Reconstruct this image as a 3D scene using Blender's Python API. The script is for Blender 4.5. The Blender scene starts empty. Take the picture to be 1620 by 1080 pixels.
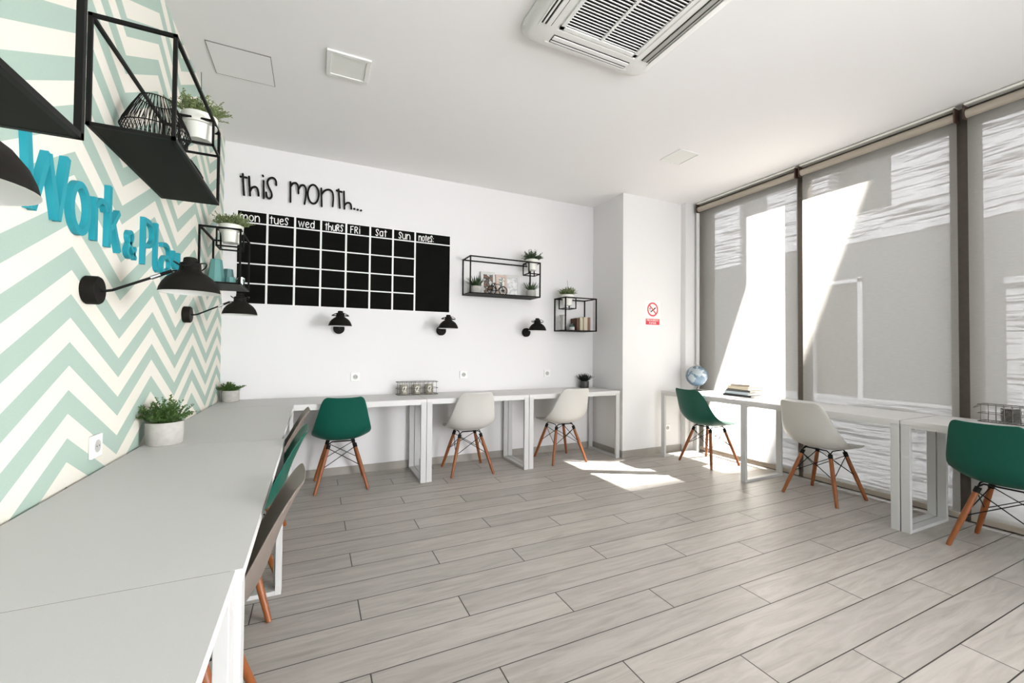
import bpy, bmesh, math, random
from mathutils import Vector, Matrix
PI = math.pi
random.seed(7)
S = bpy.context.scene
COL = S.collection

# ---------------------------------------------------------------- camera
cam_data = bpy.data.cameras.new('camera')
cam = bpy.data.objects.new('camera', cam_data)
COL.objects.link(cam)
S.camera = cam
cam_data.sensor_fit = 'HORIZONTAL'
cam_data.sensor_width = 36.0
cam_data.lens = 36.0 * 666.75 / 1620.0
cam_data.clip_start = 0.02
cam_data.clip_end = 200
_y, _p, _r = math.radians(25.131), math.radians(1.012), math.radians(0.481)
fwd = Vector((math.sin(_y) * math.cos(_p), math.cos(_y) * math.cos(_p), math.sin(_p)))
rgt = Vector((math.cos(_y), -math.sin(_y), 0))
upv = rgt.cross(fwd)
R_ = rgt * math.cos(_r) + upv * math.sin(_r)
U_ = upv * math.cos(_r) - rgt * math.sin(_r)
m = Matrix((R_, U_, -fwd)).transposed().to_4x4()
m.translation = Vector((0.727, -4.345, 1.211))
cam.matrix_world = m

# ---------------------------------------------------------------- light
S.view_settings.view_transform = 'Standard'
S.view_settings.look = 'None'
S.view_settings.gamma = 1
S.view_settings.use_curve_mapping = False
S.view_settings.exposure = 0.24
try:
    S.cycles.max_bounces = 10
    S.cycles.diffuse_bounces = 6
    S.cycles.transparent_max_bounces = 16
    S.cycles.sample_clamp_indirect = 6
    S.cycles.caustics_reflective = False
    S.cycles.caustics_refractive = False
except Exception:
    pass

SKY = 5.0
SUN = 110.0
REAR = 26.0
SIDE = 104.0
world = bpy.data.worlds.new('sky')
S.world = world
world.use_nodes = True
wn = world.node_tree
wn.nodes['Background'].inputs[0].default_value = (0.93, 0.955, 1.0, 1)
wn.nodes['Background'].inputs[1].default_value = SKY

sd = bpy.data.lights.new('sun', 'SUN')
sun = bpy.data.objects.new('sun', sd)
COL.objects.link(sun)
sd.energy = SUN
sd.angle = math.radians(0.6)
sd.color = (1.0, 0.98, 0.95)
sun.location = (12, -8, 14)
sun.rotation_euler = Vector((-0.655, 0.353, -1.0)).to_track_quat('-Z', 'Y').to_euler()

H = 2.997      # ceiling height
XW = 4.936     # plane of the roller blinds
YB = -8.0      # rear wall


def area(name, loc, direction, sx, sy, power, color=(1, 1, 1)):
    d = bpy.data.lights.new(name, 'AREA')
    d.shape = 'RECTANGLE'
    d.size, d.size_y = sx, sy
    d.energy = power
    d.color = color
    o = bpy.data.objects.new(name, d)
    COL.objects.link(o)
    o.location = loc
    o.rotation_euler = Vector(direction).to_track_quat('-Z', 'Y').to_euler()
    return o


# added fill lamp in a made-up opening of the unseen rear wall
area('rear_fill', (2.45, YB - 0.05, 1.45), (-0.15, 1, 0.35), 4.2, 2.4, REAR, (1.0, 0.985, 0.97))
# added fill lamp at two unseen windows, their blinds raised to let it in
side = area('side_fill', (5.02, -6.35, 1.45), (-0.95, 0.92, -0.10), 2.2, 2.1, SIDE, (0.985, 0.985, 1.0))
side.data.spread = math.radians(82)

# ---------------------------------------------------------------- materials
MATS = {}


def mat(name, color=(0.8, 0.8, 0.8), rough=0.5, metal=0.0, spec=0.5, noise=None, bump=0.0, nscale=40.0, trans=0.0, coat=0.0):
    if name in MATS:
        return MATS[name]
    mt = bpy.data.materials.new(name)
    mt.use_nodes = True
    nt = mt.node_tree
    b = nt.nodes['Principled BSDF']
    b.inputs['Base Color'].default_value = (*color, 1)
    b.inputs['Roughness'].default_value = rough
    b.inputs['Metallic'].default_value = metal
    b.inputs['Specular IOR Level'].default_value = spec
    if coat:
        b.inputs['Coat Weight'].default_value = coat
        b.inputs['Coat Roughness'].default_value = 0.2
    if trans:
        b.inputs['Transmission Weight'].default_value = trans
    tc = nt.nodes.new('ShaderNodeTexCoord')
    nz = nt.nodes.new('ShaderNodeTexNoise')
    nz.inputs['Scale'].default_value = nscale
    nz.inputs['Detail'].default_value = 4
    nt.links.new(tc.outputs['Object'], nz.inputs['Vector'])
    if noise:
        mx = nt.nodes.new('ShaderNodeMix')
        mx.data_type = 'RGBA'
        mx.inputs['A'].default_value = (*color, 1)
        mx.inputs['B'].default_value = (*noise, 1)
        nt.links.new(nz.outputs['Fac'], mx.inputs['Factor'])
        nt.links.new(mx.outputs['Result'], b.inputs['Base Color'])
    if bump:
        bp = nt.nodes.new('ShaderNodeBump')
        bp.inputs['Strength'].default_value = bump
        bp.inputs['Distance'].default_value = 0.004
        nt.links.new(nz.outputs['Fac'], bp.inputs['Height'])
        nt.links.new(bp.outputs['Normal'], b.inputs['Normal'])
    MATS[name] = mt
    return mt


class N:
    """tiny node helper"""
    def __init__(self, mt):
        self.nt = mt.node_tree

    def new(self, t, **kw):
        n = self.nt.nodes.new(t)
        for k, v in kw.items():
            setattr(n, k, v)
        return n

    def link(self, a, b):
        self.nt.links.new(a, b)

    def math(self, op, a, b=None, c=None):
        n = self.nt.nodes.new('ShaderNodeMath')
        n.operation = op
        for i, v in enumerate((a, b, c)):
            if v is None:
                continue
            if isinstance(v, (int, float)):
                n.inputs[i].default_value = v
            else:
                self.nt.links.new(v, n.inputs[i])
        return n.outputs[0]

    def mix(self, fac, a, b):
        n = self.nt.nodes.new('ShaderNodeMix')
        n.data_type = 'RGBA'
        for key, v in (('Factor', fac), ('A', a), ('B', b)):
            if isinstance(v, (int, float)):
                n.inputs[key].default_value = v
            elif isinstance(v, tuple):
                n.inputs[key].default_value = (*v, 1)
            else:
                self.nt.links.new(v, n.inputs[key])
        return n.outputs['Result']


def position(n):
    g = n.new('ShaderNodeNewGeometry')
    sp = n.new('ShaderNodeSeparateXYZ')
    n.link(g.outputs['Position'], sp.inputs[0])
    return g.outputs['Position'], sp.outputs[0], sp.outputs[1], sp.outputs[2]


WALL = mat('white_paint', (0.765, 0.755, 0.755), 0.75, spec=0.2, bump=0.08, nscale=220)
CEIL = mat('ceiling_paint', (0.89, 0.875, 0.875), 0.8, spec=0.2, bump=0.05, nscale=200)
PLASTIC = mat('white_plastic', (0.82, 0.82, 0.80), 0.35)
BASEB = mat('baseboard_tile', (0.36, 0.335, 0.30), 0.45, noise=(0.28, 0.26, 0.23), nscale=14)
TOP = mat('white_laminate', (0.67, 0.66, 0.65), 0.42, noise=(0.62, 0.61, 0.605), nscale=260, spec=0.4)
EDGE = mat('white_edge_band', (0.62, 0.62, 0.60), 0.4)
FRAMEM = mat('white_steel', (0.54, 0.54, 0.53), 0.38)
BLACK = mat('black_steel', (0.012, 0.012, 0.011), 0.42, spec=0.05)
BLACKP = mat('black_powder_coat', (0.012, 0.011, 0.009), 0.5, spec=0.05, bump=0.1, nscale=500)
SHELFP = mat('black_shelf_sheet', (0.014, 0.015, 0.011), 0.55, spec=0.05)
GREEN = mat('green_plastic', (0.003, 0.080, 0.055), 0.42, spec=0.3, bump=0.05, nscale=300)
WHITEC = mat('warm_white_plastic', (0.60, 0.585, 0.55), 0.4, bump=0.05, nscale=300)
TAUPE = mat('taupe_plastic', (0.17, 0.14, 0.12), 0.4, spec=0.3, bump=0.05, nscale=300)
TEAL = mat('turquoise_lacquer', (0.018, 0.27, 0.33), 0.5, spec=0.25)
LAMPW = mat('white_enamel', (0.85, 0.85, 0.83), 0.35)
CHROME = mat('brushed_steel', (0.55, 0.55, 0.55), 0.3, metal=1.0)
CHALK = mat('black_vinyl', (0.004, 0.004, 0.003), 0.7, spec=0.02, noise=(0.008, 0.008, 0.007), nscale=8)
CHALKW = mat('white_vinyl', (0.86, 0.86, 0.84), 0.5)
POTC = mat('pale_concrete', (0.50, 0.49, 0.45), 0.8, noise=(0.30, 0.29, 0.27), nscale=30, bump=0.4)
POTW = mat('white_ceramic', (0.78, 0.78, 0.72), 0.35)
SOIL = mat('dark_soil', (0.03, 0.022, 0.015), 0.95, bump=0.6, nscale=120)
LEAF = mat('green_leaf', (0.025, 0.075, 0.014), 0.5, noise=(0.085, 0.16, 0.03), nscale=45)
LEAFD = mat('dark_leaf', (0.016, 0.038, 0.013), 0.5, noise=(0.055, 0.095, 0.035), nscale=40)
LEAFB = mat('pale_tipped_leaf', (0.02, 0.055, 0.010), 0.5, noise=(0.34, 0.40, 0.17), nscale=90)
GLASS = mat('clear_glass', (0.95, 0.97, 0.96), 0.03, trans=1.0)
ACDARK = mat('dark_vent', (0.03, 0.025, 0.022), 0.7)
ACGREY = mat('grey_louver', (0.38, 0.38, 0.36), 0.5)
WINFR = mat('brown_aluminium', (0.115, 0.095, 0.080), 0.5, noise=(0.075, 0.062, 0.052), nscale=30)
TUBE = mat('beige_rolled_fabric', (0.40, 0.35, 0.29), 0.8, bump=0.2, nscale=400)
BRACK = mat('brown_bracket', (0.06, 0.03, 0.02), 0.5)


def wood_mat(name, a, b):
    mt = mat(name, a, 0.42, spec=0.4)
    n = N(mt)
    tc = n.new('ShaderNodeTexCoord')
    mp = n.new('ShaderNodeMapping')
    mp.inputs['Scale'].default_value = (60, 60, 5)
    n.link(tc.outputs['Object'], mp.inputs[0])
    nz = n.new('ShaderNodeTexNoise')
    nz.inputs['Scale'].default_value = 1.0
    nz.inputs['Detail'].default_value = 5
    n.link(mp.outputs[0], nz.inputs['Vector'])
    c = n.mix(nz.outputs['Fac'], a, b)
    n.link(c, mt.node_tree.nodes['Principled BSDF'].inputs['Base Color'])
    return mt


LEGW = wood_mat('beech_wood', (0.31, 0.098, 0.026), (0.17, 0.048, 0.013))


def floor_mat():
    mt = mat('wood_look_tile', (0.4, 0.38, 0.34), 0.36, spec=0.45)
    n = N(mt)
    pos, X, Y, Z = position(n)
    row = n.math('FLOOR', n.math('DIVIDE', n.math('SUBTRACT', -2.181, Y), 0.169))   # grows towards the camera
    fy = n.math('FRACT', n.math('DIVIDE', n.math('SUBTRACT', -2.181, Y), 0.169))
    sx = n.math('DIVIDE', n.math('SUBTRACT', n.math('SUBTRACT', X, 0.935), n.math('MULTIPLY', row, 0.449)), 1.347)
    fx = n.math('FRACT', sx)
    cx = n.math('FLOOR', sx)
    gy = n.math('LESS_THAN', n.math('MINIMUM', fy, n.math('SUBTRACT', 1.0, fy)), 0.014)
    gx = n.math('LESS_THAN', n.math('MINIMUM', fx, n.math('SUBTRACT', 1.0, fx)), 0.0019)
    g = n.math('MAXIMUM', gx, gy)
    cmb = n.new('ShaderNodeCombineXYZ')
    n.link(cx, cmb.inputs[0]); n.link(row, cmb.inputs[1])
    wn_ = n.new('ShaderNodeTexWhiteNoise')
    n.link(cmb.outputs[0], wn_.inputs['Vector'])
    # grain stretched along X, shifted per plank
    off = n.new('ShaderNodeVectorMath', operation='MULTIPLY_ADD')
    n.link(wn_.outputs['Color'], off.inputs[0])
    off.inputs[1].default_value = (20, 20, 20)
    sc = n.new('ShaderNodeVectorMath', operation='MULTIPLY')
    n.link(pos, sc.inputs[0]); sc.inputs[1].default_value = (1.6, 14, 1)
    n.link(sc.outputs[0], off.inputs[2])
    nz = n.new('ShaderNodeTexNoise')
    nz.inputs['Scale'].default_value = 1.6
    nz.inputs['Detail'].default_value = 7
    nz.inputs['Roughness'].default_value = 0.6
    nz.inputs['Distortion'].default_value = 1.2
    n.link(off.outputs[0], nz.inputs['Vector'])
    rp = n.new('ShaderNodeValToRGB')
    rp.color_ramp.elements[0].position = 0.28
    rp.color_ramp.elements[0].color = (0.325, 0.298, 0.268, 1)
    rp.color_ramp.elements[1].position = 0.62
    rp.color_ramp.elements[1].color = (0.445, 0.415, 0.380, 1)
    n.link(nz.outputs['Fac'], rp.inputs[0])
    # knots
    sc2 = n.new('ShaderNodeVectorMath', operation='MULTIPLY_ADD')
    n.link(pos, sc2.inputs[0]); sc2.inputs[1].default_value = (1.1, 4.0, 1)
    n.link(wn_.outputs['Color'], sc2.inputs[2])
    nk = n.new('ShaderNodeTexNoise')
    nk.inputs['Scale'].default_value = 2.3
    nk.inputs['Detail'].default_value = 2
    n.link(sc2.outputs[0], nk.inputs['Vector'])
    kn = n.new('ShaderNodeMapRange')
    kn.inputs['From Min'].default_value = 0.66
    kn.inputs['From Max'].default_value = 0.78
    kn.inputs['To Max'].default_value = 0.55
    n.link(nk.outputs['Fac'], kn.inputs['Value'])
    c = n.mix(kn.outputs[0], rp.outputs[0], (0.22, 0.20, 0.17))
    tone = n.math('MULTIPLY_ADD', wn_.outputs['Value'], 0.16, 0.92)
    hs = n.new('ShaderNodeHueSaturation')
    n.link(tone, hs.inputs['Value']); n.link(c, hs.inputs['Color'])
    c2 = n.mix(g, hs.outputs[0], (0.035, 0.030, 0.026))
    b = mt.node_tree.nodes['Principled BSDF']
    n.link(c2, b.inputs['Base Color'])
    n.link(n.math('MULTIPLY_ADD', nz.outputs['Fac'], 0.16, 0.30), b.inputs['Roughness'])
    bp = n.new('ShaderNodeBump')
    bp.inputs['Strength'].default_value = 0.6
    bp.inputs['Distance'].default_value = 0.003
    n.link(n.math('MULTIPLY_ADD', g, -1.0, n.math('MULTIPLY', nz.outputs['Fac'], 0.25)), bp.inputs['Height'])
    n.link(bp.outputs[0], b.inputs['Normal'])
    return mt


def chevron_mat():
    mt = mat('chevron_wallpaper', (0.8, 0.8, 0.7), 0.7, spec=0.2)
    n = N(mt)
    pos, X, Y, Z = position(n)
    # distance (0..0.385) from the nearest peak line
    d = n.math('PINGPONG', n.math('ADD', Y, 2.475), 0.3855)
    v = n.math('DIVIDE', n.math('ADD', n.math('SUBTRACT', Z, 1.222), n.math('MULTIPLY', d, 0.572)), 0.1575)
    s = n.math('FRACT', v)
    nz = n.new('ShaderNodeTexNoise')
    nz.inputs['Scale'].default_value = 160
    n.link(pos, nz.inputs['Vector'])
    cream = n.mix(nz.outputs['Fac'], (0.755, 0.73, 0.65), (0.70, 0.675, 0.60))
    mint = n.mix(nz.outputs['Fac'], (0.39, 0.50, 0.435), (0.345, 0.445, 0.385))
    c = n.mix(n.math('LESS_THAN', s, 0.505), mint, cream)
    # seams between the lengths of wallpaper
    sm = n.math('LESS_THAN', n.math('ABSOLUTE', n.math('ADD', Y, 1.019)), 0.0016)
    c = n.mix(n.math('MULTIPLY', sm, 0.6), c, (0.25, 0.27, 0.24))
    n.link(c, mt.node_tree.nodes['Principled BSDF'].inputs['Base Color'])
    return mt


FLOOR = floor_mat()
CHEV = chevron_mat()


def blind_mat():
    mt = bpy.data.materials.new('screen_fabric')
    mt.use_nodes = True
    nt = mt.node_tree
    nt.nodes.clear()
    n = N(mt)
    out = n.new('ShaderNodeOutputMaterial')
    pos, X, Y, Z = position(n)
    # fine weave modulates how open the cloth is
    wv = n.new('ShaderNodeTexNoise')
    wv.inputs['Scale'].default_value = 1.0
    wv.inputs['Detail'].default_value = 3
    sc = n.new('ShaderNodeVectorMath', operation='MULTIPLY')
    n.link(pos, sc.inputs[0]); sc.inputs[1].default_value = (1, 25, 130)
    n.link(sc.outputs[0], wv.inputs['Vector'])
    tr = n.new('ShaderNodeBsdfTransparent')
    tl = n.new('ShaderNodeBsdfTranslucent')
    tl.inputs['Color'].default_value = (0.56, 0.54, 0.50, 1)
    df = n.new('ShaderNodeBsdfDiffuse')
    df.inputs['Color'].default_value = (0.40, 0.38, 0.345, 1)
    m1 = n.new('ShaderNodeMixShader')
    m1.inputs[0].default_value = 0.42
    n.link(tl.outputs[0], m1.inputs[1]); n.link(df.outputs[0], m1.inputs[2])
    m2 = n.new('ShaderNodeMixShader')
    n.link(n.math('MULTIPLY_ADD', wv.outputs['Fac'], 0.10, 0.32), m2.inputs[0])
    n.link(m1.outputs[0], m2.inputs[1]); n.link(tr.outputs[0], m2.inputs[2])
    n.link(m2.outputs[0], out.inputs[0])
    return mt


BLIND = blind_mat()


def stone_mat():
    mt = mat('white_split_stone', (0.75, 0.75, 0.75), 0.8, spec=0.2)
    n = N(mt)
    pos, X, Y, Z = position(n)
    sc = n.new('ShaderNodeVectorMath', operation='MULTIPLY')
    n.link(pos, sc.inputs[0]); sc.inputs[1].default_value = (1.0, 0.8, 20)
    nz = n.new('ShaderNodeTexNoise')
    nz.inputs['Scale'].default_value = 1.6
    nz.inputs['Detail'].default_value = 4
    nz.inputs['Distortion'].default_value = 0.8
    n.link(sc.outputs[0], nz.inputs['Vector'])
    rp = n.new('ShaderNodeValToRGB')
    e = rp.color_ramp.elements
    e[0].position = 0.42; e[0].color = (0.16, 0.155, 0.16, 1)
    e[1].position = 0.48; e[1].color = (0.92, 0.92, 0.92, 1)
    n.link(nz.outputs['Fac'], rp.inputs[0])
    n.link(rp.outputs[0], mt.node_tree.nodes['Principled BSDF'].inputs['Base Color'])
    return mt


STONE = stone_mat()
PLASTER = mat('grey_render', (0.27, 0.27, 0.265), 0.85, noise=(0.25, 0.25, 0.245), nscale=3)
DOORG = mat('grey_panel', (0.20, 0.19, 0.175), 0.7)
ASPH = mat('street_paving', (0.13, 0.13, 0.13), 0.9, noise=(0.10, 0.10, 0.10), nscale=6)
OWIN = mat('dark_window_pane', (0.12, 0.12, 0.118), 0.3)
OWHITE = mat('white_frame', (0.85, 0.85, 0.85), 0.5)

# ---------------------------------------------------------------- geometry helpers


def add_box(bm, x0, x1, y0, y1, z0, z1, mtx=None):
    vs = [bm.verts.new((x, y, z)) for x in (x0, x1) for y in (y0, y1) for z in (z0, z1)]
    if mtx is not None:
        for v in vs:
            v.co = mtx @ v.co
    for q in ((0, 1, 3, 2), (4, 6, 7, 5), (0, 4, 5, 1), (2, 3, 7, 6), (0, 2, 6, 4), (1, 5, 7, 3)):
        bm.faces.new([vs[i] for i in q])
    return vs


def frame_of(d):
    d = d.normalized()
    a = Vector((0, 0, 1)) if abs(d.z) < 0.9 else Vector((1, 0, 0))
    u = d.cross(a).normalized()
    return u, d.cross(u).normalized()


def add_tube(bm, pts, rad, seg=8, closed=False, caps=True):
    pts = [Vector(p) for p in pts]
    n = len(pts)
    rads = rad if isinstance(rad, (list, tuple)) else [rad] * n
    rings = []
    u = None
    for i, p in enumerate(pts):
        if closed:
            t = pts[(i + 1) % n] - pts[i - 1]
        else:
            t = pts[min(i + 1, n - 1)] - pts[max(i - 1, 0)]
        t.normalize()
        if u is None:
            u, w = frame_of(t)
        else:
            u = (u - t * u.dot(t))
            if u.length < 1e-6:
                u, w = frame_of(t)
            u.normalize()
            w = t.cross(u)
        w = t.cross(u).normalized()
        rings.append([bm.verts.new(p + (u * math.cos(2 * PI * k / seg) + w * math.sin(2 * PI * k / seg)) * rads[i]) for k in range(seg)])
    rng = range(n) if closed else range(n - 1)
    for i in rng:
        a, b = rings[i], rings[(i + 1) % n]
        for k in range(seg):
            bm.faces.new((a[k], a[(k + 1) % seg], b[(k + 1) % seg], b[k]))
    if caps and not closed:
        bm.faces.new(rings[0][::-1]); bm.faces.new(rings[-1])


def add_lathe(bm, prof, seg=32, c=(0, 0, 0), mtx=None):
    """prof: list of (r, z); r = 0 ends close to a point"""
    c = Vector(c)
    rings = []
    for r, z in prof:
        if r < 1e-6:
            v = [bm.verts.new(c + Vector((0, 0, z)))]
        else:
            v = [bm.verts.new(c + Vector((r * math.cos(2 * PI * k / seg), r * math.sin(2 * PI * k / seg), z))) for k in range(seg)]
        rings.append(v)
    for a, b in zip(rings, rings[1:]):
        for k in range(seg):
            k2 = (k + 1) % seg
            if len(a) == 1 and len(b) == 1:
                continue
            if len(a) == 1:
                bm.faces.new((a[0], b[k2], b[k]))
            elif len(b) == 1:
                bm.faces.new((a[k], a[k2], b[0]))
            else:
                bm.faces.new((a[k], a[k2], b[k2], b[k]))
    if mtx is not None:
        for r in rings:
            for v in r:
                v.co = mtx @ v.co


def round_caps(pts, w):
    return pts


def add_stroke(bm, pts, width, depth, fn, caps=True):
    """flat pen stroke along 2D pts, `depth` thick; fn(u,v,w) -> 3D"""
    P = [Vector((p[0], p[1])) for p in pts]
    # drop coincident
    Q = [P[0]]
    for p in P[1:]:
        if (p - Q[-1]).length > 1e-6:
            Q.append(p)
    P = Q
    n = len(P)
    h = width / 2
    L, Rr = [], []
    for i in range(n):
        a = P[i] - P[i - 1] if i > 0 else P[1] - P[0]
        b = P[i + 1] - P[i] if i < n - 1 else P[-1] - P[-2]
        a = a.normalized(); b = b.normalized()
        t = (a + b)
        if t.length < 1e-4:
            t = a
        t.normalize()
        nn = Vector((-t.y, t.x))
        k = 1.0 / max(0.45, nn.dot(Vector((-a.y, a.x))))
        L.append(P[i] + nn * h * k)
        Rr.append(P[i] - nn * h * k)
    t0 = (P[1] - P[0]).normalized(); t1 = (P[-1] - P[-2]).normalized()
    cap0, cap1 = [], []
    if caps:
        n0 = Vector((-t0.y, t0.x)); n1 = Vector((-t1.y, t1.x))
        for k in (1, 2, 3):
            a = PI * k / 4
            cap0.append(P[0] - n0 * h * math.cos(a) - t0 * h * math.sin(a))   # from R round to L
            cap1.append(P[-1] + n1 * h * math.cos(a) + t1 * h * math.sin(a))  # from L round to R
    lo_L = [bm.verts.new(fn(p.x, p.y, 0)) for p in L]; lo_R = [bm.verts.new(fn(p.x, p.y, 0)) for p in Rr]
    hi_L = [bm.verts.new(fn(p.x, p.y, depth)) for p in L]; hi_R = [bm.verts.new(fn(p.x, p.y, depth)) for p in Rr]
    for i in range(n - 1):
        bm.faces.new((hi_L[i], hi_R[i], hi_R[i + 1], hi_L[i + 1]))
        bm.faces.new((lo_L[i], lo_L[i + 1], lo_R[i + 1], lo_R[i]))
        bm.faces.new((hi_L[i], hi_L[i + 1], lo_L[i + 1], lo_L[i]))
        bm.faces.new((hi_R[i + 1], hi_R[i], lo_R[i], lo_R[i + 1]))
    for base, cp, A, B in ((0, cap0, (hi_R, lo_R), (hi_L, lo_L)), (n - 1, cap1, (hi_L, lo_L), (hi_R, lo_R))):
        hi = [A[0][base]] + [bm.verts.new(fn(p.x, p.y, depth)) for p in cp] + [B[0][base]]
        lo = [A[1][base]] + [bm.verts.new(fn(p.x, p.y, 0)) for p in cp] + [B[1][base]]
        if cp:
            bm.faces.new(hi); bm.faces.new(lo[::-1])
        for k in range(len(hi) - 1):
            bm.faces.new((hi[k], hi[k + 1], lo[k + 1], lo[k]))


def ell(cx, cy, rx, ry, a0=0, a1=360, n=20):
    return [(cx + rx * math.cos(math.radians(a0 + (a1 - a0) * k / n)), cy + ry * math.sin(math.radians(a0 + (a1 - a0) * k / n))) for k in range(n + 1)]


def smooth2(pts, it=2):
    """Chaikin corner cutting keeping the ends"""
    P = [tuple(p) for p in pts]
    for _ in range(it):
        Q = [P[0]]
        for a, b in zip(P, P[1:]):
            Q.append((a[0] * .75 + b[0] * .25, a[1] * .75 + b[1] * .25))
            Q.append((a[0] * .25 + b[0] * .75, a[1] * .25 + b[1] * .75))
        Q.append(P[-1])
        P = Q
    return P


def obj(name, bm, material, parent=None, smooth=False, bevel=0.0, solid=0.0, sub=0, loc=None):
    bmesh.ops.recalc_face_normals(bm, faces=bm.faces)
    me = bpy.data.meshes.new(name)
    bm.to_mesh(me); bm.free()
    o = bpy.data.objects.new(name, me)
    COL.objects.link(o)
    if material is not None:
        me.materials.append(material)
    if smooth:
        for p in me.polygons:
            p.use_smooth = True
    if solid:
        md = o.modifiers.new('solid', 'SOLIDIFY'); md.thickness = solid; md.offset = 0
    if sub:
        md = o.modifiers.new('sub', 'SUBSURF'); md.levels = sub; md.render_levels = sub
    if bevel:
        md = o.modifiers.new('bevel', 'BEVEL'); md.width = bevel; md.segments = 2; md.limit_method = 'ANGLE'; md.angle_limit = math.radians(40)
    if smooth is True:
        try:
            me.set_sharp_from_angle(angle=math.radians(40))
        except Exception:
            pass
    if parent is not None:
        o.parent = parent
    if loc is not None:
        o.location = loc
    return o


def tag(o, label, cat, group=None, kind=None):
    if label: o['label'] = label
    if cat: o['category'] = cat
    if group: o['group'] = group
    if kind: o['kind'] = kind
    return o


def thing(name, label, cat, loc=(0, 0, 0), rz=0.0, group=None):
    o = bpy.data.objects.new(name, None)
    o.empty_display_size = 0.1
    COL.objects.link(o)
    o.location = loc
    o.rotation_euler = (0, 0, rz)
    return tag(o, label, cat, group)


CHILD = {}


def kids(o):
    return [c for c in bpy.data.objects if c.parent is o]


def dup(root, loc, rz, label, group=None):
    def cp(o, parent):
        c = o.copy()
        COL.objects.link(c)
        if parent is not None:
            c.parent = parent
        for k in kids(o):
            cp(k, c)
        return c
    r = cp(root, None)
    r.location = loc
    r.rotation_euler = (0, 0, rz)
    r['label'] = label
    if group: r['group'] = group
    return r


def struct(name, bm, m_, label=None, **kw):
    o = obj(name, bm, m_, **kw)
    if o.parent is None:
        o['kind'] = 'structure'
        if label: o['label'] = label
    return o


def box(x0, x1, y0, y1, z0, z1):
    bm = bmesh.new()
    add_box(bm, x0, x1, y0, y1, z0, z1)
    return bm


def text_mesh(txt, size, extrude, material, parent, mtx, name='lettering'):
    cu = bpy.data.curves.new('t', 'FONT')
    cu.body = txt; cu.size = size; cu.extrude = extrude
    cu.align_x = 'CENTER'; cu.align_y = 'CENTER'
    to = bpy.data.objects.new('t', cu)
    COL.objects.link(to)
    dg = bpy.context.evaluated_depsgraph_get()
    me = bpy.data.meshes.new_from_object(to.evaluated_get(dg))
    bpy.data.objects.remove(to)
    me.transform(mtx)
    me.name = name
    me.materials.clear(); me.materials.append(material)
    o = bpy.data.objects.new(name, me)
    COL.objects.link(o)
    o.parent = parent
    return o


# ---------------------------------------------------------------- room shell
struct('floor', box(-0.25, 5.081, YB - 0.2, 0.25, -0.12, 0.0), FLOOR, 'pale grey-brown wood-look plank tiles')
struct('ceiling', box(-0.25, 5.0, YB - 0.2, 0.25, H, H + 0.15), CEIL, 'white ceiling')
struct('wall_left', box(-0.2, 0.0, YB, 0.0, 0.0, H), CHEV, 'mint and cream chevron wall')
struct('wall_back', box(-0.2, 5.25, 0.0, 0.2, 0.0, H), WALL, 'white back wall')
XC, XJ, DC = 3.881, 4.773, 0.568
bm = bmesh.new()
add_box(bm, XC, XJ, -DC, 0.0, 0, H)
add_box(bm, XJ, 5.25, -0.64, 0.0, 0, H)
struct('wall_pier', bm, WALL, 'white boxed pier in the back right corner')
# rear wall with an opening added for the rear fill lamp (behind the camera)
bm = bmesh.new()
add_box(bm, -0.2, 0.3, YB - 0.2, YB, 0, H)
add_box(bm, 4.6, 5.25, YB - 0.2, YB, 0, H)
add_box(bm, 0.3, 4.6, YB - 0.2, YB, 2.7, H)
add_box(bm, 0.3, 4.6, YB - 0.2, YB, 0, 0.2)
struct('wall_rear', bm, WALL)
struct('wall_right', box(5.0, 5.25, YB, -7.58, 0, H), WALL)

bm = bmesh.new(); add_box(bm, 0.0, XC, -0.012, 0.0, 0, 0.075)
struct('baseboard_back', bm, BASEB)
bm = bmesh.new()
add_box(bm, XC - 0.012, XC, -DC - 0.012, -0.012, 0, 0.075)
add_box(bm, XC, XJ, -DC - 0.012, -DC, 0, 0.075)
struct('baseboard_pier', bm, BASEB)
bm = bmesh.new(); add_box(bm, 0.0, 0.012, YB, -0.012, 0, 0.075)
struct('baseboard_left', bm, BASEB)

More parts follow.
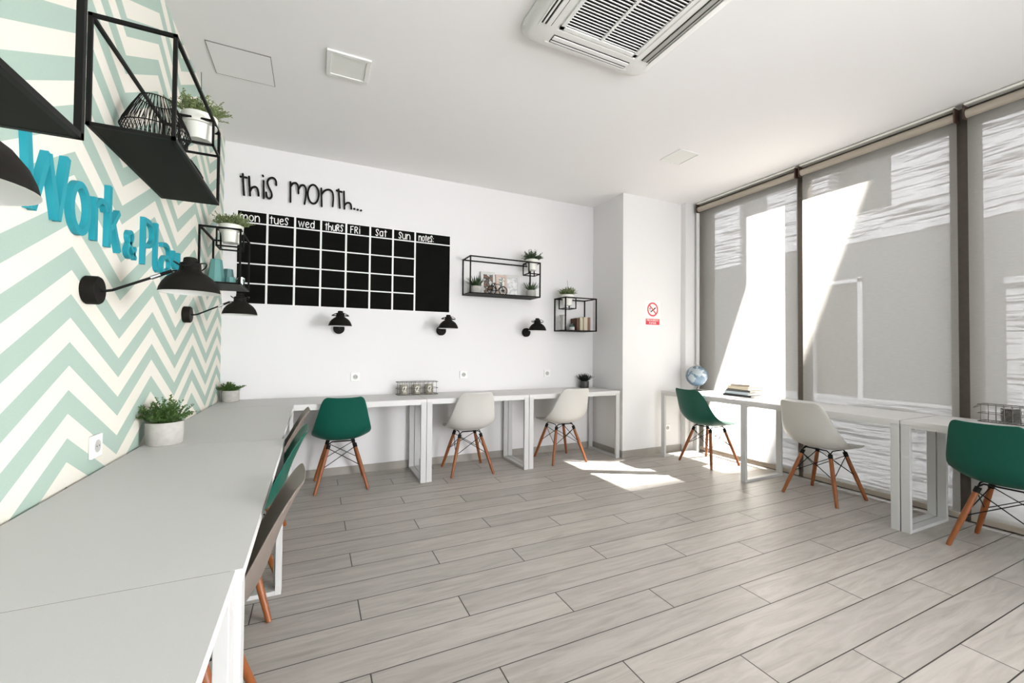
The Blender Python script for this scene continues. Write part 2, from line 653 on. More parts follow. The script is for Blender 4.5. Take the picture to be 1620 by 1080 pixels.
# glazing along the street
mull = [(-0.64, -0.80), (-1.80, -1.90), (-2.90, -3.05), (-4.08, -4.20), (-5.26, -5.36), (-6.38, -6.48), (-7.50, -7.60)]
for i in range(len(mull) - 1):
    y1 = mull[i][1]; y0 = mull[i + 1][0]
    bm = bmesh.new()
    add_box(bm, 5.00, 5.08, y0, y1, H - 0.125, H)         # head
    add_box(bm, 5.00, 5.08, y0, y1, 0.0, 0.05)            # sill
    add_box(bm, 5.00, 5.08, mull[i + 1][1] if i == len(mull) - 2 else (mull[i + 1][0] + mull[i + 1][1]) / 2, y0, 0.0, H)
    add_box(bm, 5.00, 5.08, y1, mull[i][0] if i == 0 else (mull[i][0] + mull[i][1]) / 2, 0.0, H)
    w = struct('window_%d' % (i + 1), bm, WINFR)
    p = obj('window_pane', box(5.04, 5.046, y0, y1, 0.05, H - 0.125), GLASS, w)
    gm = MATS.get('pane_glass')
    if gm is None:
        gm = bpy.data.materials.new('pane_glass'); gm.use_nodes = True
        nt = gm.node_tree; nt.nodes.clear()
        o_ = nt.nodes.new('ShaderNodeOutputMaterial'); t_ = nt.nodes.new('ShaderNodeBsdfTransparent')
        g_ = nt.nodes.new('ShaderNodeBsdfGlossy'); g_.inputs['Roughness'].default_value = 0.02
        mx = nt.nodes.new('ShaderNodeMixShader'); mx.inputs[0].default_value = 0.06
        t_.inputs['Color'].default_value = (0.97, 0.97, 0.97, 1)
        nt.links.new(t_.outputs[0], mx.inputs[1]); nt.links.new(g_.outputs[0], mx.inputs[2]); nt.links.new(mx.outputs[0], o_.inputs[0])
        MATS['pane_glass'] = gm
    p.data.materials.clear(); p.data.materials.append(gm)
# outer lintel above the glazing (its shade gives the upper edge of the sunlit patch)
struct('trim_1', box(5.0, 5.079, YB, 0.2, H + 0.001, H + 0.15), WALL)
struct('trim_2', box(5.082, 5.30, YB, 0.2, -0.12, -0.002), ASPH)

# roller blinds
spans = [(-0.700, -1.850), (-1.888, -2.966), (-3.014, -4.120), (-4.160, -5.300), (-5.360, -6.420), (-6.470, -7.54)]
blind_lab = ['sheer beige roller blind over the far window beside the globe, whitened by sunshine',
             'sheer roller blind in the middle window, behind the long white table',
             'sheer roller blind at the right edge, behind the dark green chair',
             'sheer roller blind fourth from the pier', 'rolled up roller blind fifth from the pier', 'rolled up roller blind nearest the rear wall']
for (y1, y0), lab in zip(spans, blind_lab):
    t = thing('roller_blind', lab, 'blind', (XW, (y0 + y1) / 2, 0), 0, 'roller blinds on the street windows')
    h = (y1 - y0) / 2
    zb = 2.62 if y0 < -5.3 else 0.065
    bm = bmesh.new(); add_box(bm, -0.0012, 0.0012, -h + 0.004, h - 0.004, zb, 2.90)
    obj('fabric', bm, BLIND, t)
    bm = bmesh.new(); add_tube(bm, [(-0.02, -h + 0.006, 2.915), (-0.02, h - 0.006, 2.915)], 0.030, 20)
    obj('roller_tube', bm, TUBE, t, smooth=True)
    bm = bmesh.new(); add_box(bm, -0.010, 0.010, -h + 0.004, h - 0.004, zb - 0.037, zb + 0.003)
    obj('bottom_rail', bm, TUBE, t, bevel=0.004)
    for s in (-1, 1):
        bm = bmesh.new(); add_box(bm, -0.055, 0.02, s * h - 0.004 if s > 0 else -h - 0.004, s * h + 0.004 if s > 0 else -h + 0.004, 2.875, 2.975)
        obj('bracket', bm, BRACK, t, bevel=0.002)
    bm = bmesh.new(); add_box(bm, -0.045, 0.01, -h, h, 2.972, 2.988)
    obj('head_rail', bm, mat('white_rail', (0.82, 0.80, 0.74), 0.4), t)
# white side guide of the first blind
struct('trim_3', box(4.915, 4.938, -0.70, -0.672, 0.0, 2.90), PLASTIC)

# ---------------------------------------------------------------- the street outside
struct('ground', box(5.12, 30, -30, 25, -1.30, -1.20), ASPH, 'paved street outside the windows')
bld = thing('building', 'pale stone faced building across the street, seen through the blinds', 'building', (9, 0, -0.25))


def part(name, m_, *b, parent=None, **kw):
    bm = bmesh.new(); add_box(bm, *b)
    return obj(name, bm, m_, parent or bld, **kw)


# local x = 0 is the street face; z measured from the pavement (-0.25)
bm = bmesh.new()
Z0 = 3.06 + .25; ZT = 6.0 + .25
for a, b, c, d in ((-6.9, -0.87, Z0, ZT), (-0.87, 0.04, Z0, 3.54 + .25), (-0.87, 0.04, 5.0, ZT), (0.04, 1.16, Z0, ZT), (1.16, 1.77, 5.0, ZT), (1.77, 14, Z0, ZT)):
    add_box(bm, 0, 3.0, a, b, c, d)
obj('stone_wall', bm, STONE, bld)
bm = bmesh.new()
for a, b in ((-6.9, -0.43), (0.31, 1.16), (1.16, 14)):
    add_box(bm, 0.02, 3.0, a, b, 0.68, Z0)
add_box(bm, 0.02, 3.0, -0.43, 0.31, 2.66, Z0)
add_box(bm, 0.12, 3.0, 1.16, 1.77, Z0, 5.0)
obj('rendered_wall', bm, PLASTER, bld)
part('plinth', STONE, -0.04, 3.0, -6.9, 14, -0.95, 0.66)
part('ledge', OWHITE, -0.07, 0.1, -6.9, 14, 0.655, 0.70)
part('door_panel', DOORG, 0.10, 0.2, -0.43, 0.31, 0.68, 2.66)
bm = bmesh.new()
add_box(bm, -0.01, 0.12, -0.47, -0.40, 0.70, 2.72); add_box(bm, -0.01, 0.12, 0.29, 0.33, 0.70, 2.72); add_box(bm, -0.01, 0.12, -0.47, 0.33, 2.64, 2.70)
obj('door_frame', bm, OWHITE, bld)
part('window_recess', OWIN, 0.35, 0.4, -0.87, 0.04, 3.79, 5.0)
part('shop_window', STONE, -0.03, 0.15, -3.4, -2.09, 0.72, 2.30)
part('shop_window_sign', OWHITE, -0.05, 0.15, -3.4, -2.08, 2.38, 2.46)
# unseen block added to keep the sun off part of the far blind
part('sun_blocker', PLASTER, 7.62 - 9, 3.0, -2.78, 14, 6.26, 7.15)
# neighbouring taller building whose roof edge cuts the sunbeam
b2 = thing('building', 'taller neighbour building beyond the alley, outside the frame', 'building', (9, -20, -1.20))
z_roof = 2.637 + 2.83 * (7.0 - 2.359)
bm = bmesh.new(); add_box(bm, 0, 12, -13, 13.0, 0, z_roof + 1.20)
obj('wall', bm, PLASTER, b2)

# ---------------------------------------------------------------- desks
DT = 0.75


def desk(label, loc, rz, L, D=0.56, ends=(0, 1), tz=DT, inset=0.006):
    """local: x along the desk from 0 to L, y from 0 (wall edge) to -D (front edge)"""
    t = thing('desk', label, 'desk', loc, rz, 'white laptop desks along the walls')
    bm = bmesh.new(); add_box(bm, 0, L, -D, 0, tz - 0.026, tz)
    obj('tabletop', bm, TOP, t)
    for xa in (-0.0011, L):  # dark strips stand in for the shade in the seams between desks
        obj('seam_shade', box(xa, xa + 0.0011, -D + 0.022, -0.002, tz - 0.026, tz - 0.0006), mat('dark_seam_shade', (0.03, 0.03, 0.03), 0.8, spec=0.1), t)
    bm = bmesh.new()
    add_box(bm, 0.05, L - 0.05, -D + inset, -D + inset + 0.04, tz - 0.048, tz - 0.026)
    add_box(bm, 0.05, L - 0.05, -0.06, -0.02, tz - 0.048, tz - 0.026)
    obj('under_rail', bm, EDGE, t)
    for e in ends:
        x0 = e * (L - 0.05) if e in (0, 1) else e
        bm = bmesh.new()
        w = 0.05
        d = 0.027
        zt = tz - 0.026
        add_box(bm, x0, x0 + w, -D + 0.002, -D + 0.002 + d, 0, zt)
        add_box(bm, x0, x0 + w, -0.02 - d, -0.02, 0, zt)
        add_box(bm, x0, x0 + w, -D + 0.002 + d, -0.02 - d, zt - 0.035, zt)
        add_box(bm, x0, x0 + w, -D + 0.002 + d, -0.02 - d, 0, 0.022)
        obj('leg_frame', bm, FRAMEM, t, bevel=0.002)
    return t


G = 0.012
# left wall run (rotated so that local -y points to +x)
R90 = PI / 2
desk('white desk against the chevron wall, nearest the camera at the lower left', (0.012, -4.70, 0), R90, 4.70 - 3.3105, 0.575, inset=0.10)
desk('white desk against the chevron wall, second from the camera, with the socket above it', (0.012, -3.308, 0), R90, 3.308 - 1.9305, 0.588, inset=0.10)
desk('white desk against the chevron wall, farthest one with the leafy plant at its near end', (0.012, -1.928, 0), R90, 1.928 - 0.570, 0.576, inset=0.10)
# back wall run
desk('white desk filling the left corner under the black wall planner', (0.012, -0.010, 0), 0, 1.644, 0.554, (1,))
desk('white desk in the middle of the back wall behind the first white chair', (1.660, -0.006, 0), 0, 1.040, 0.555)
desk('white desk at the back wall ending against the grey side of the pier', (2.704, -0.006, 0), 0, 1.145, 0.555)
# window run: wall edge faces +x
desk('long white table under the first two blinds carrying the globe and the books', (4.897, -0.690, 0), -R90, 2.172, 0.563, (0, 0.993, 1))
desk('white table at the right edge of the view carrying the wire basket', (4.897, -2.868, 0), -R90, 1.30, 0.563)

# ---------------------------------------------------------------- chairs


def shell_bm():
    # profile: (y forward, z, half width, edge lift, edge outward curl)
    prof = [(-0.305, 0.803, 0.128, 0.012), (-0.300, 0.792, 0.150, 0.016), (-0.290, 0.760, 0.168, 0.022), (-0.272, 0.70, 0.184, 0.030), (-0.252, 0.635, 0.200, 0.040),
            (-0.232, 0.57, 0.216, 0.052), (-0.205, 0.505, 0.229, 0.066), (-0.165, 0.452, 0.238, 0.078), (-0.110, 0.420, 0.240, 0.076),
            (-0.045, 0.408, 0.238, 0.060), (0.03, 0.408, 0.235, 0.042), (0.10, 0.416, 0.231, 0.028), (0.165, 0.428, 0.225, 0.018), (0.215, 0.436, 0.212, 0.010), (0.245, 0.434, 0.190, 0.004), (0.258, 0.424, 0.160, 0.0)]
    prof = [(y - 0.022 - max(0.0, z - 0.62) ** 2 * 0.7, z, w, e) for y, z, w, e in prof]
    bm = bmesh.new()
    nu = 14
    rows = []
    for i, (y, z, w, e) in enumerate(prof):
        a = prof[max(i - 1, 0)]; b = prof[min(i + 1, len(prof) - 1)]
        ty, tz = b[0] - a[0], b[1] - a[1]
        l = math.hypot(ty, tz)
        ny, nz = -tz / l, ty / l          # sitting side
        if nz < 0 and ny < 0:
            ny, nz = -ny, -nz
        row = []
        for k in range(nu + 1):
            u = -1 + 2 * k / nu
            f = abs(u) ** 2.6 * e
            row.append(bm.verts.new((u * w, y + ny * f, z + nz * f)))
        rows.append(row)
    for a, b in zip(rows, rows[1:]):
        for k in range(nu):
            bm.faces.new((a[k], a[k + 1], b[k + 1], b[k]))
    return bm


def make_chair(name_mat, label, loc, rz):
    t = thing('shell_chair', label, 'chair', loc, rz, 'moulded shell chairs with wooden legs')
    obj('seat_shell', shell_bm(), name_mat, t, smooth=2, solid=0.007, sub=1)
    tops, feet = {}, {}
    for sx in (-1, 1):
        for sy in (-1, 1):
            top = Vector((sx * 0.105, sy * 0.105 + 0.005, 0.372)); ft = Vector((sx * 0.208, sy * 0.208 + 0.0, 0.0))
            tops[sx, sy] = top; feet[sx, sy] = ft
            bm = bmesh.new()
            d = ft - top
            add_tube(bm, [top, top + d * 0.02, top + d * 0.45, top + d * 0.97, ft], [0.0125, 0.0145, 0.0165, 0.0125, 0.0115], 12)
            obj('leg', bm, LEGW, t, smooth=True)

    def at(k, f):
        return tops[k] + (feet[k] - tops[k]) * f
    order = [(-1, -1), (1, -1), (1, 1), (-1, 1)]
    for a, b in zip(order, order[1:] + order[:1]):
        bm = bmesh.new()
        add_tube(bm, [at(a, 0.05), at(b, 0.48)], 0.0032, 6)
        add_tube(bm, [at(b, 0.05), at(a, 0.48)], 0.0032, 6)
        obj('cross_brace', bm, BLACK, t)
    bm = bmesh.new()
    for sy in (-1, 1):
        a, b = tops[-1, sy], tops[1, sy]
        up = 0.412 + (0.0 if sy < 0 else 0.0)
        add_tube(bm, [a + Vector((-0.012, 0, -0.03)), a + Vector((0, 0, 0.012)), Vector((a.x + 0.025, a.y, up - 0.008)), Vector((b.x - 0.025, b.y, up - 0.008)), b + Vector((0, 0, 0.012)), b + Vector((0.012, 0, -0.03))], 0.0055, 8)
    for sx in (-1, 1):
        a, b = tops[sx, -1], tops[sx, 1]
        add_tube(bm, [a + Vector((0, 0, 0.010)), Vector((a.x, a.y + 0.03, 0.402)), Vector((b.x, b.y - 0.03, 0.402)), b + Vector((0, 0, 0.010))], 0.0045, 8)
    for k in tops:
        add_tube(bm, [at(k, -0.02), at(k, 0.07)], 0.0165, 12)
    obj('mounting_frame', bm, BLACK, t, smooth=True)
    return t


c_green = make_chair(GREEN, 'green shell chair at the left end of the back wall desks', (0.955, -0.320, 0), 0.0)
c_white = make_chair(WHITEC, 'white shell chair in the middle of the back wall desks', (2.125, -0.335, 0), -0.06)
c_taupe = make_chair(TAUPE, 'brown-grey shell chair nearest the camera, tucked at the left desks', (0.357, -2.830, 0), R90)
dup(c_white, (3.200, -0.345, 0), -0.02, 'white shell chair at the back wall desk beside the pier')
dup(c_green, (0.357, -1.985, 0), R90, 'green shell chair at the left desks, between the two brown-grey chairs')
dup(c_taupe, (0.357, -1.290, 0), R90, 'brown-grey shell chair at the far end of the left desks')
dup(c_green, (4.602, -1.110, 0), -R90, 'green shell chair at the window table, in front of the globe')
dup(c_white, (4.612, -2.240, 0), -R90, 'white shell chair at the window table, right of the stack of books')
dup(c_green, (4.568, -3.300, 0), -R90, 'dark green shell chair cut by the right edge of the view')

# ---------------------------------------------------------------- wire shelves


def shelf_unit(label, loc, rz, L, Hh, D=0.25, cube_at=1, r=0.0062):
    """local: x along wall 0..L, y 0 (wall) to -D, z 0..H.  cube_at: 1 = cube at x=L end, 0 = at x=0 end"""
    t = thing('wire_shelf', label, 'shelf', loc, rz, 'black wire box shelves')
    bm = bmesh.new()

    def bar(a, b):
        a = Vector(a); b = Vector(b)
        lo = [min(a[i], b[i]) - r for i in range(3)]; hi = [max(a[i], b[i]) + r for i in range(3)]
        add_box(bm, lo[0], hi[0], lo[1], hi[1], lo[2], hi[2])
    y0, y1 = -r, -D + r
    for z in (r, Hh - r):
        bar((r, y0, z), (L - r, y0, z)); bar((r, y1, z), (L - r, y1, z))
        bar((r, y0, z), (r, y1, z)); bar((L - r, y0, z), (L - r, y1, z))
    for x in (r, L - r):
        for y in (y0, y1):
            bar((x, y, r), (x, y, Hh - r))
    obj('frame', bm, BLACK, t)
    bm = bmesh.new(); add_box(bm, 2 * r, L - 2 * r, -D + 2 * r, -2 * r, 0.001, 0.006)
    obj('shelf_board', bm, SHELFP, t)
    if cube_at is not None:
        bm = bmesh.new()
        c = 0.14
        xa = L - r if cube_at == 1 else r
        xb = xa - c if cube_at == 1 else xa + c
        ya, yb = y1, y1 + c
        za, zb = Hh - r - 0.125, Hh - r
        r2 = r * 0.8

        def bar2(a, b):
            lo = [min(a[i], b[i]) - r2 for i in range(3)]; hi = [max(a[i], b[i]) + r2 for i in range(3)]
            add_box(bm, lo[0], hi[0], lo[1], hi[1], lo[2], hi[2])
        for z in (za, zb):
            bar2((xa, yb, z), (xb, yb, z)); bar2((xb, ya, z), (xb, yb, z)); bar2((xa, ya, z), (xb, ya, z)); bar2((xa, ya, z), (xa, yb, z))
        for x, y in ((xa, yb), (xb, ya), (xb, yb)):
            bar2((x, y, za), (x, y, zb))
        obj('plant_holder', bm, BLACK, t)
    return t


LW = R90   # left wall: local x -> +y, local -y -> +x
shelf_unit('long black wire shelf cut by the upper left corner, nearest the camera', (0.0, -3.880, 1.672), LW, 0.80, 0.39, cube_at=None, r=0.0068)
shelf_unit('long black wire shelf on the chevron wall holding the big wire bowl', (0.0, -2.415, 1.973), LW, 0.80, 0.395)
shelf_unit('small black wire shelf on the chevron wall with turquoise tumblers', (0.0, -0.850, 1.648), LW, 0.45, 0.395, cube_at=0)
shelf_unit('long black wire shelf on the back wall with picture frames', (2.165, 0.0, 1.782), 0, 0.83, 0.392)
shelf_unit('small black wire shelf beside the pier with books and a vase', (3.318, 0.0, 1.424), 0, 0.44, 0.392, cube_at=0)

# ---------------------------------------------------------------- plants


def rnd_unit():
    while True:
        v = Vector((random.uniform(-1, 1), random.uniform(-1, 1), random.uniform(-0.25, 1)))
        if 0.1 < v.length < 1:
            return v.normalized()


def leaf(bm, p, d, up, ln, w):
    s = d.cross(up)
    if s.length < 1e-4:
        s = Vector((1, 0, 0))
    s.normalize()
    n = s.cross(d)
    a = bm.verts.new(p)
    m1 = bm.verts.new(p + d * ln * 0.5 + s * w * 0.5 + n * w * 0.15)
    m2 = bm.verts.new(p + d * ln * 0.5 - s * w * 0.5 + n * w * 0.15)
    mc = bm.verts.new(p + d * ln * 0.52 - n * w * 0.08)
    b = bm.verts.new(p + d * ln)
    bm.faces.new((a, m1, mc)); bm.faces.new((m1, b, mc)); bm.faces.new((mc, b, m2)); bm.faces.new((a, mc, m2))


def bushy(bm, R, h, n_st, leaf_len, spread=1.0, z0=0.0):
    for _ in range(n_st):
        d = rnd_unit()
        d = Vector((d.x * spread, d.y * spread, abs(d.z) * 0.9 + 0.38)).normalized()
        L = h * random.uniform(0.65, 1.05) * (1.0 if d.z > 0.5 else 0.9)
        base = Vector((random.uniform(-R, R) * 0.6, random.uniform(-R, R) * 0.6, z0))
        pts = [base + d * L * f + Vector((0, 0, -0.012 * f * f)) for f in (0, 0.5, 1)]
        add_tube(bm, pts, 0.0009, 3, caps=False)
        k = 9
        for i in range(k):
            f = 0.22 + 0.78 * i / (k - 1)
            p = base + d * L * f + Vector((0, 0, -0.012 * f * f))
            for s in (0, 1):
                ld = (d * 0.5 + rnd_unit() * 0.9).normalized()
                leaf(bm, p, ld, Vector((0, 0, 1)), leaf_len * random.uniform(0.7, 1.15), leaf_len * 0.55)


def spiky(bm, R, h, n, w, z0=0.0):
    for i in range(n):
        a = random.uniform(0, 2 * PI); tilt = random.uniform(0.08, 0.95)
        L = h * random.uniform(0.7, 1.05)
        d = Vector((math.cos(a) * math.sin(tilt), math.sin(a) * math.sin(tilt), math.cos(tilt)))
        s = Vector((-math.sin(a), math.cos(a), 0))
        base = Vector((math.cos(a) * R * 0.35, math.sin(a) * R * 0.35, z0))
        prev = None
        for f, ww in ((0, 0.7), (0.35, 1.0), (0.7, 0.65), (1.0, 0.05)):
            p = base + d * L * f + Vector((math.cos(a), math.sin(a), 0)) * 0.25 * L * f * f * math.sin(tilt)
            q = [bm.verts.new(p - s * w * ww * 0.5), bm.verts.new(p + d.cross(s) * w * 0.15), bm.verts.new(p + s * w * ww * 0.5)]
            if prev:
                bm.faces.new((prev[0], prev[1], q[1], q[0])); bm.faces.new((prev[1], prev[2], q[2], q[1]))
            prev = q


def plant(label, loc, kind, R, ph, h, potm, leafm, n=60, leaf_len=0.014, style='drum', group='small potted plants', twig=False, sprig=None):
    t = thing('potted_plant', label, 'plant', loc, 0, group)
    bm = bmesh.new()
    if style == 'drum':
        prof = [(0, 0), (R * 0.90, 0), (R * 0.97, 0.006), (R, ph * 0.5), (R, ph), (R * 0.90, ph), (R * 0.89, ph - 0.012), (0, ph - 0.012)]
    else:   # rimmed pot that hangs in the small cube
        rt = R
        prof = [(0, 0), (R * 0.70, 0), (R * 0.72, 0.003), (R * 0.84, ph * 0.60), (rt, ph * 0.62), (rt * 1.04, ph), (rt * 0.94, ph), (rt * 0.92, ph - 0.012), (0, ph - 0.012)]
    add_lathe(bm, prof, 32)
    obj('pot', bm, potm, t, smooth=True)
    bm = bmesh.new(); add_lathe(bm, [(R * 0.885, ph - 0.0115), (R * 0.5, ph - 0.004), (0, ph - 0.002)], 20)
    obj('soil', bm, SOIL, t, smooth=True)
    bm = bmesh.new()
    if kind == 'bushy':
        bushy(bm, R, h, n, leaf_len, 1.1, ph - 0.005)
    else:
        spiky(bm, R, h, n, leaf_len, ph - 0.01)
    obj('foliage', bm, leafm, t)
    if sprig:
        bm = bmesh.new()
        add_tube(bm, [(0, 0, ph), (0.004, 0.004, ph + sprig * 0.5), (0, 0.008, ph + sprig)], 0.0016, 5)
        obj('stem', bm, LEAFD, t)
    return t


plant('small-leaved green plant in a round concrete pot beside the socket on the left desk', (0.092, -1.835, DT), 'bushy', 0.073, 0.105, 0.140, POTC, LEAF, 105, 0.016)
plant('small green plant in a pale concrete pot in the far left corner of the desks', (0.092, -0.115, DT), 'bushy', 0.066, 0.092, 0.09, POTC, LEAF, 100, 0.016)
plant('dark spiky plant in a dark pot on the desk beside the pier', (3.690, -0.10, DT), 'spiky', 0.055, 0.080, 0.105, mat('dark_pot', (0.05, 0.05, 0.048), 0.4), mat('black_green_leaf', (0.016, 0.024, 0.013), 0.5), 70, 0.020)
plant('flecked plant in a white pot hanging in the cube of the upper left wire shelf', (0.172, -1.692, 2.272), 'bushy', 0.076, 0.128, 0.125, POTW, LEAFB, 140, 0.017, 'rim', sprig=0.24)
plant('flecked plant in a white pot on top of the small shelf with the tumblers', (0.178, -0.775, 1.948), 'bushy', 0.073, 0.125, 0.11, POTW, LEAFB, 140, 0.017, 'rim')
plant('bushy plant in a white pot on the right end of the picture frame shelf', (2.922, -0.178, 2.092), 'bushy', 0.066, 0.118, 0.12, POTW, LEAFD, 120, 0.016, 'rim')
plant('spiky plant in a grey pot at the left end of the picture frame shelf', (2.275, -0.125, 1.789), 'spiky', 0.060, 0.085, 0.125, POTC, LEAFD, 48, 0.014)
plant('spiky plant in a grey pot at the right end of the picture frame shelf', (2.940, -0.125, 1.789), 'spiky', 0.055, 0.085, 0.115, POTC, LEAFD, 44, 0.014)
plant('flecked plant in a white pot in the cube of the small shelf beside the pier', (3.393, -0.178, 1.722), 'bushy', 0.068, 0.125, 0.105, POTW, LEAFB, 120, 0.016, 'rim', sprig=0.17)

# ---------------------------------------------------------------- wall lamps


def make_lamp(label, loc, rz, head=(0.285, 0.055), tilt=0.0):
    """local: +x away from the wall, z up, origin at the centre of the wall plate"""
    t = thing('wall_lamp', label, 'lamp', loc, rz, 'black swing arm wall lamps')
    bm = bmesh.new()
    add_lathe(bm, [(0, 0), (0.046, 0), (0.050, 0.004), (0.050, 0.034), (0.046, 0.040), (0, 0.040)], 32, mtx=Matrix.Rotation(PI / 2, 4, 'Y'))
    obj('wall_plate', bm, BLACKP, t, smooth=True)
    hx, hy = head
    jx = hx - 0.055
    bm = bmesh.new()
    k = 0.62
    add_tube(bm, [(0.04, 0, 0), (0.055, 0, 0.0), (0.07, hy * 0.1, 0.004), (0.07 + (jx - 0.07) * k, hy * k, 0.06)], 0.0048, 10)
    a = obj('arm', bm, BLACK, t, smooth=True)
    bm = bmesh.new()
    p0 = Vector((0.07 + (jx - 0.07) * k, hy * k, 0.06)); p1 = Vector((jx, hy * 0.85, 0.094))
    add_tube(bm, [p0, p0 + (p1 - p0) * 0.45], 0.0075, 12)
    obj('ferrule', bm, CHROME, a, smooth=True)
    bm = bmesh.new()
    add_tube(bm, [p0 + (p1 - p0) * 0.45, p1], 0.0065, 10)
    add_tube(bm, [p1, (hx - 0.022, hy, 0.10)], 0.003, 8)
    obj('joint', bm, BLACK, a, smooth=True)
    # head
    mt = Matrix.Translation((hx, hy, 0.0)) @ Matrix.Rotation(tilt, 4, 'X') @ Matrix.Translation((0, 0, 0))
    bm = bmesh.new()
    prof = [(0.1005, 0.014), (0.099, 0.016), (0.096, 0.030), (0.088, 0.050), (0.074, 0.070), (0.056, 0.085), (0.042, 0.094), (0.036, 0.101), (0.034, 0.128), (0.024, 0.133), (0.022, 0.148), (0.016, 0.152), (0, 0.152)]
    add_lathe(bm, prof, 40, mtx=mt)
    obj('lamp_shade', bm, BLACKP, t, smooth=True)
    bm = bmesh.new()
    add_lathe(bm, [(0.1005, 0.0138), (0.1000, 0.0136), (0.0975, 0.0145), (0.0945, 0.029), (0.0865, 0.0485), (0.072, 0.0685), (0.054, 0.0835), (0.030, 0.092), (0, 0.093)], 40, mtx=mt)
    inn = obj('shade_lining', bm, LAMPW, t, smooth=True)
    bm = bmesh.new(); add_lathe(bm, [(0, 0.030), (0.018, 0.034), (0.026, 0.050), (0.022, 0.068), (0.014, 0.090), (0, 0.091)], 20, mtx=mt)
    obj('bulb', bm, PLASTIC, t, smooth=True)
    bm = bmesh.new()
    ring = [mt @ Vector((0.050 * math.cos(a_), 0.072 * math.sin(a_), 0.120 + 0.012 * math.cos(2 * a_))) for a_ in [2 * PI * i / 24 for i in range(24)]]
    add_tube(bm, ring, 0.0026, 6, closed=True)
    add_tube(bm, [mt @ Vector((0, -0.071, 0.108)), mt @ Vector((0, 0.071, 0.108))], 0.005, 8)
    obj('yoke', bm, BLACK, t, smooth=True)
    return t


lamp = make_lamp('black wall lamp on the chevron wall under the turquoise letters', (0, -2.381, 1.405), 0)
dup(lamp, (0, -1.163, 1.405), 0, 'black wall lamp on the chevron wall below the tumbler shelf')
dup(lamp, (0, -3.622, 1.401), 0, 'black wall lamp cut by the left edge of the view')
lb = make_lamp('black wall lamp on the back wall, leftmost, centred under the planner', (0.937, 0, 1.390), -R90, (0.24, 0.0))
dup(lb, (1.932, 0, 1.397), -R90 + 0.05, 'black wall lamp on the back wall under the right corner of the planner')
dup(lb, (2.934, 0, 1.402), -R90 + 0.12, 'black wall lamp on the back wall under the picture frame shelf')

# ---------------------------------------------------------------- turquoise letters on the chevron wall (y, z in metres)
LT = 0.018


def letter(name_, label, strokes, width=0.026, origin=None, depth=LT, material=TEAL, cat='letter', group='turquoise wall letters', caps=False, nm='wall_letter'):
    ys = [p[0] for s in strokes for p in s]; zs = [p[1] for s in strokes for p in s]
    oy, oz = (min(ys) + max(ys)) / 2, min(zs)
    bm = bmesh.new()
    for i_, s in enumerate(strokes):
        add_stroke(bm, [(p[0] - oy, p[1] - oz) for p in s], width, depth + 0.0007 * i_, lambda u, v, w: Vector((w, u, v)), caps=caps)
    o = obj(nm, bm, material, loc=(0.0, oy, oz))
    tag(o, label, cat, group)
    return o


def L_(y, z):
    return (y, z)


letter('W', 'turquoise capital letter W under the nearest wire shelf', [[(-2.762, 1.835), (-2.733, 1.587)], [(-2.728, 1.589), (-2.659, 1.772)], [(-2.659, 1.772), (-2.604, 1.590)], [(-2.604, 1.590), (-2.557, 1.799)]], 0.021)
letter('o', 'turquoise letter o after the capital W', [ell(-2.467, 1.667, 0.056, 0.078, 0, 360, 32)], 0.023)
letter('r', 'turquoise letter r between o and k', [[(-2.361, 1.738), (-2.360, 1.584)], smooth2([(-2.358, 1.712), (-2.332, 1.738), (-2.296, 1.740), (-2.276, 1.712)])], 0.021)
letter('k', 'turquoise letter k before the small ampersand', [[(-2.246, 1.818), (-2.251, 1.584)], [(-2.240, 1.655), (-2.165, 1.740)], [(-2.218, 1.690), (-2.158, 1.583)]], 0.021)
amp = smooth2([(-1.982, 1.589), (-2.045, 1.640), (-2.070, 1.672), (-2.050, 1.695), (-2.020, 1.688), (-2.022, 1.662), (-2.068, 1.630), (-2.078, 1.600), (-2.045, 1.583), (-2.008, 1.597), (-1.988, 1.637)])
letter('&', 'small turquoise ampersand between the two words', [amp], 0.016)
letter('P', 'turquoise capital letter P right of the ampersand', [[(-1.885, 1.800), (-1.888, 1.584)], smooth2([(-1.885, 1.790), (-1.810, 1.795), (-1.770, 1.765), (-1.770, 1.715), (-1.814, 1.680), (-1.885, 1.672)])], 0.021)
letter('l', 'turquoise letter l between P and a', [smooth2([(-1.717, 1.816), (-1.722, 1.640), (-1.715, 1.596), (-1.682, 1.588)])], 0.021)
letter('a', 'turquoise letter a behind the black lamp cap', [smooth2([(-1.640, 1.728), (-1.580, 1.745), (-1.520, 1.732), (-1.508, 1.690), (-1.508, 1.592)]), smooth2([(-1.512, 1.672), (-1.570, 1.682), (-1.630, 1.655), (-1.635, 1.606), (-1.585, 1.588), (-1.512, 1.622)])], 0.020)
letter('y', 'turquoise letter y, last one, mostly hidden by the lamp', [smooth2([(-1.430, 1.740), (-1.430, 1.680), (-1.405, 1.650), (-1.365, 1.655), (-1.340, 1.690)]), smooth2([(-1.335, 1.745), (-1.335, 1.600), (-1.350, 1.540), (-1.385, 1.522), (-1.430, 1.535)])], 0.020)

# ---------------------------------------------------------------- black script "this month..." on the back wall


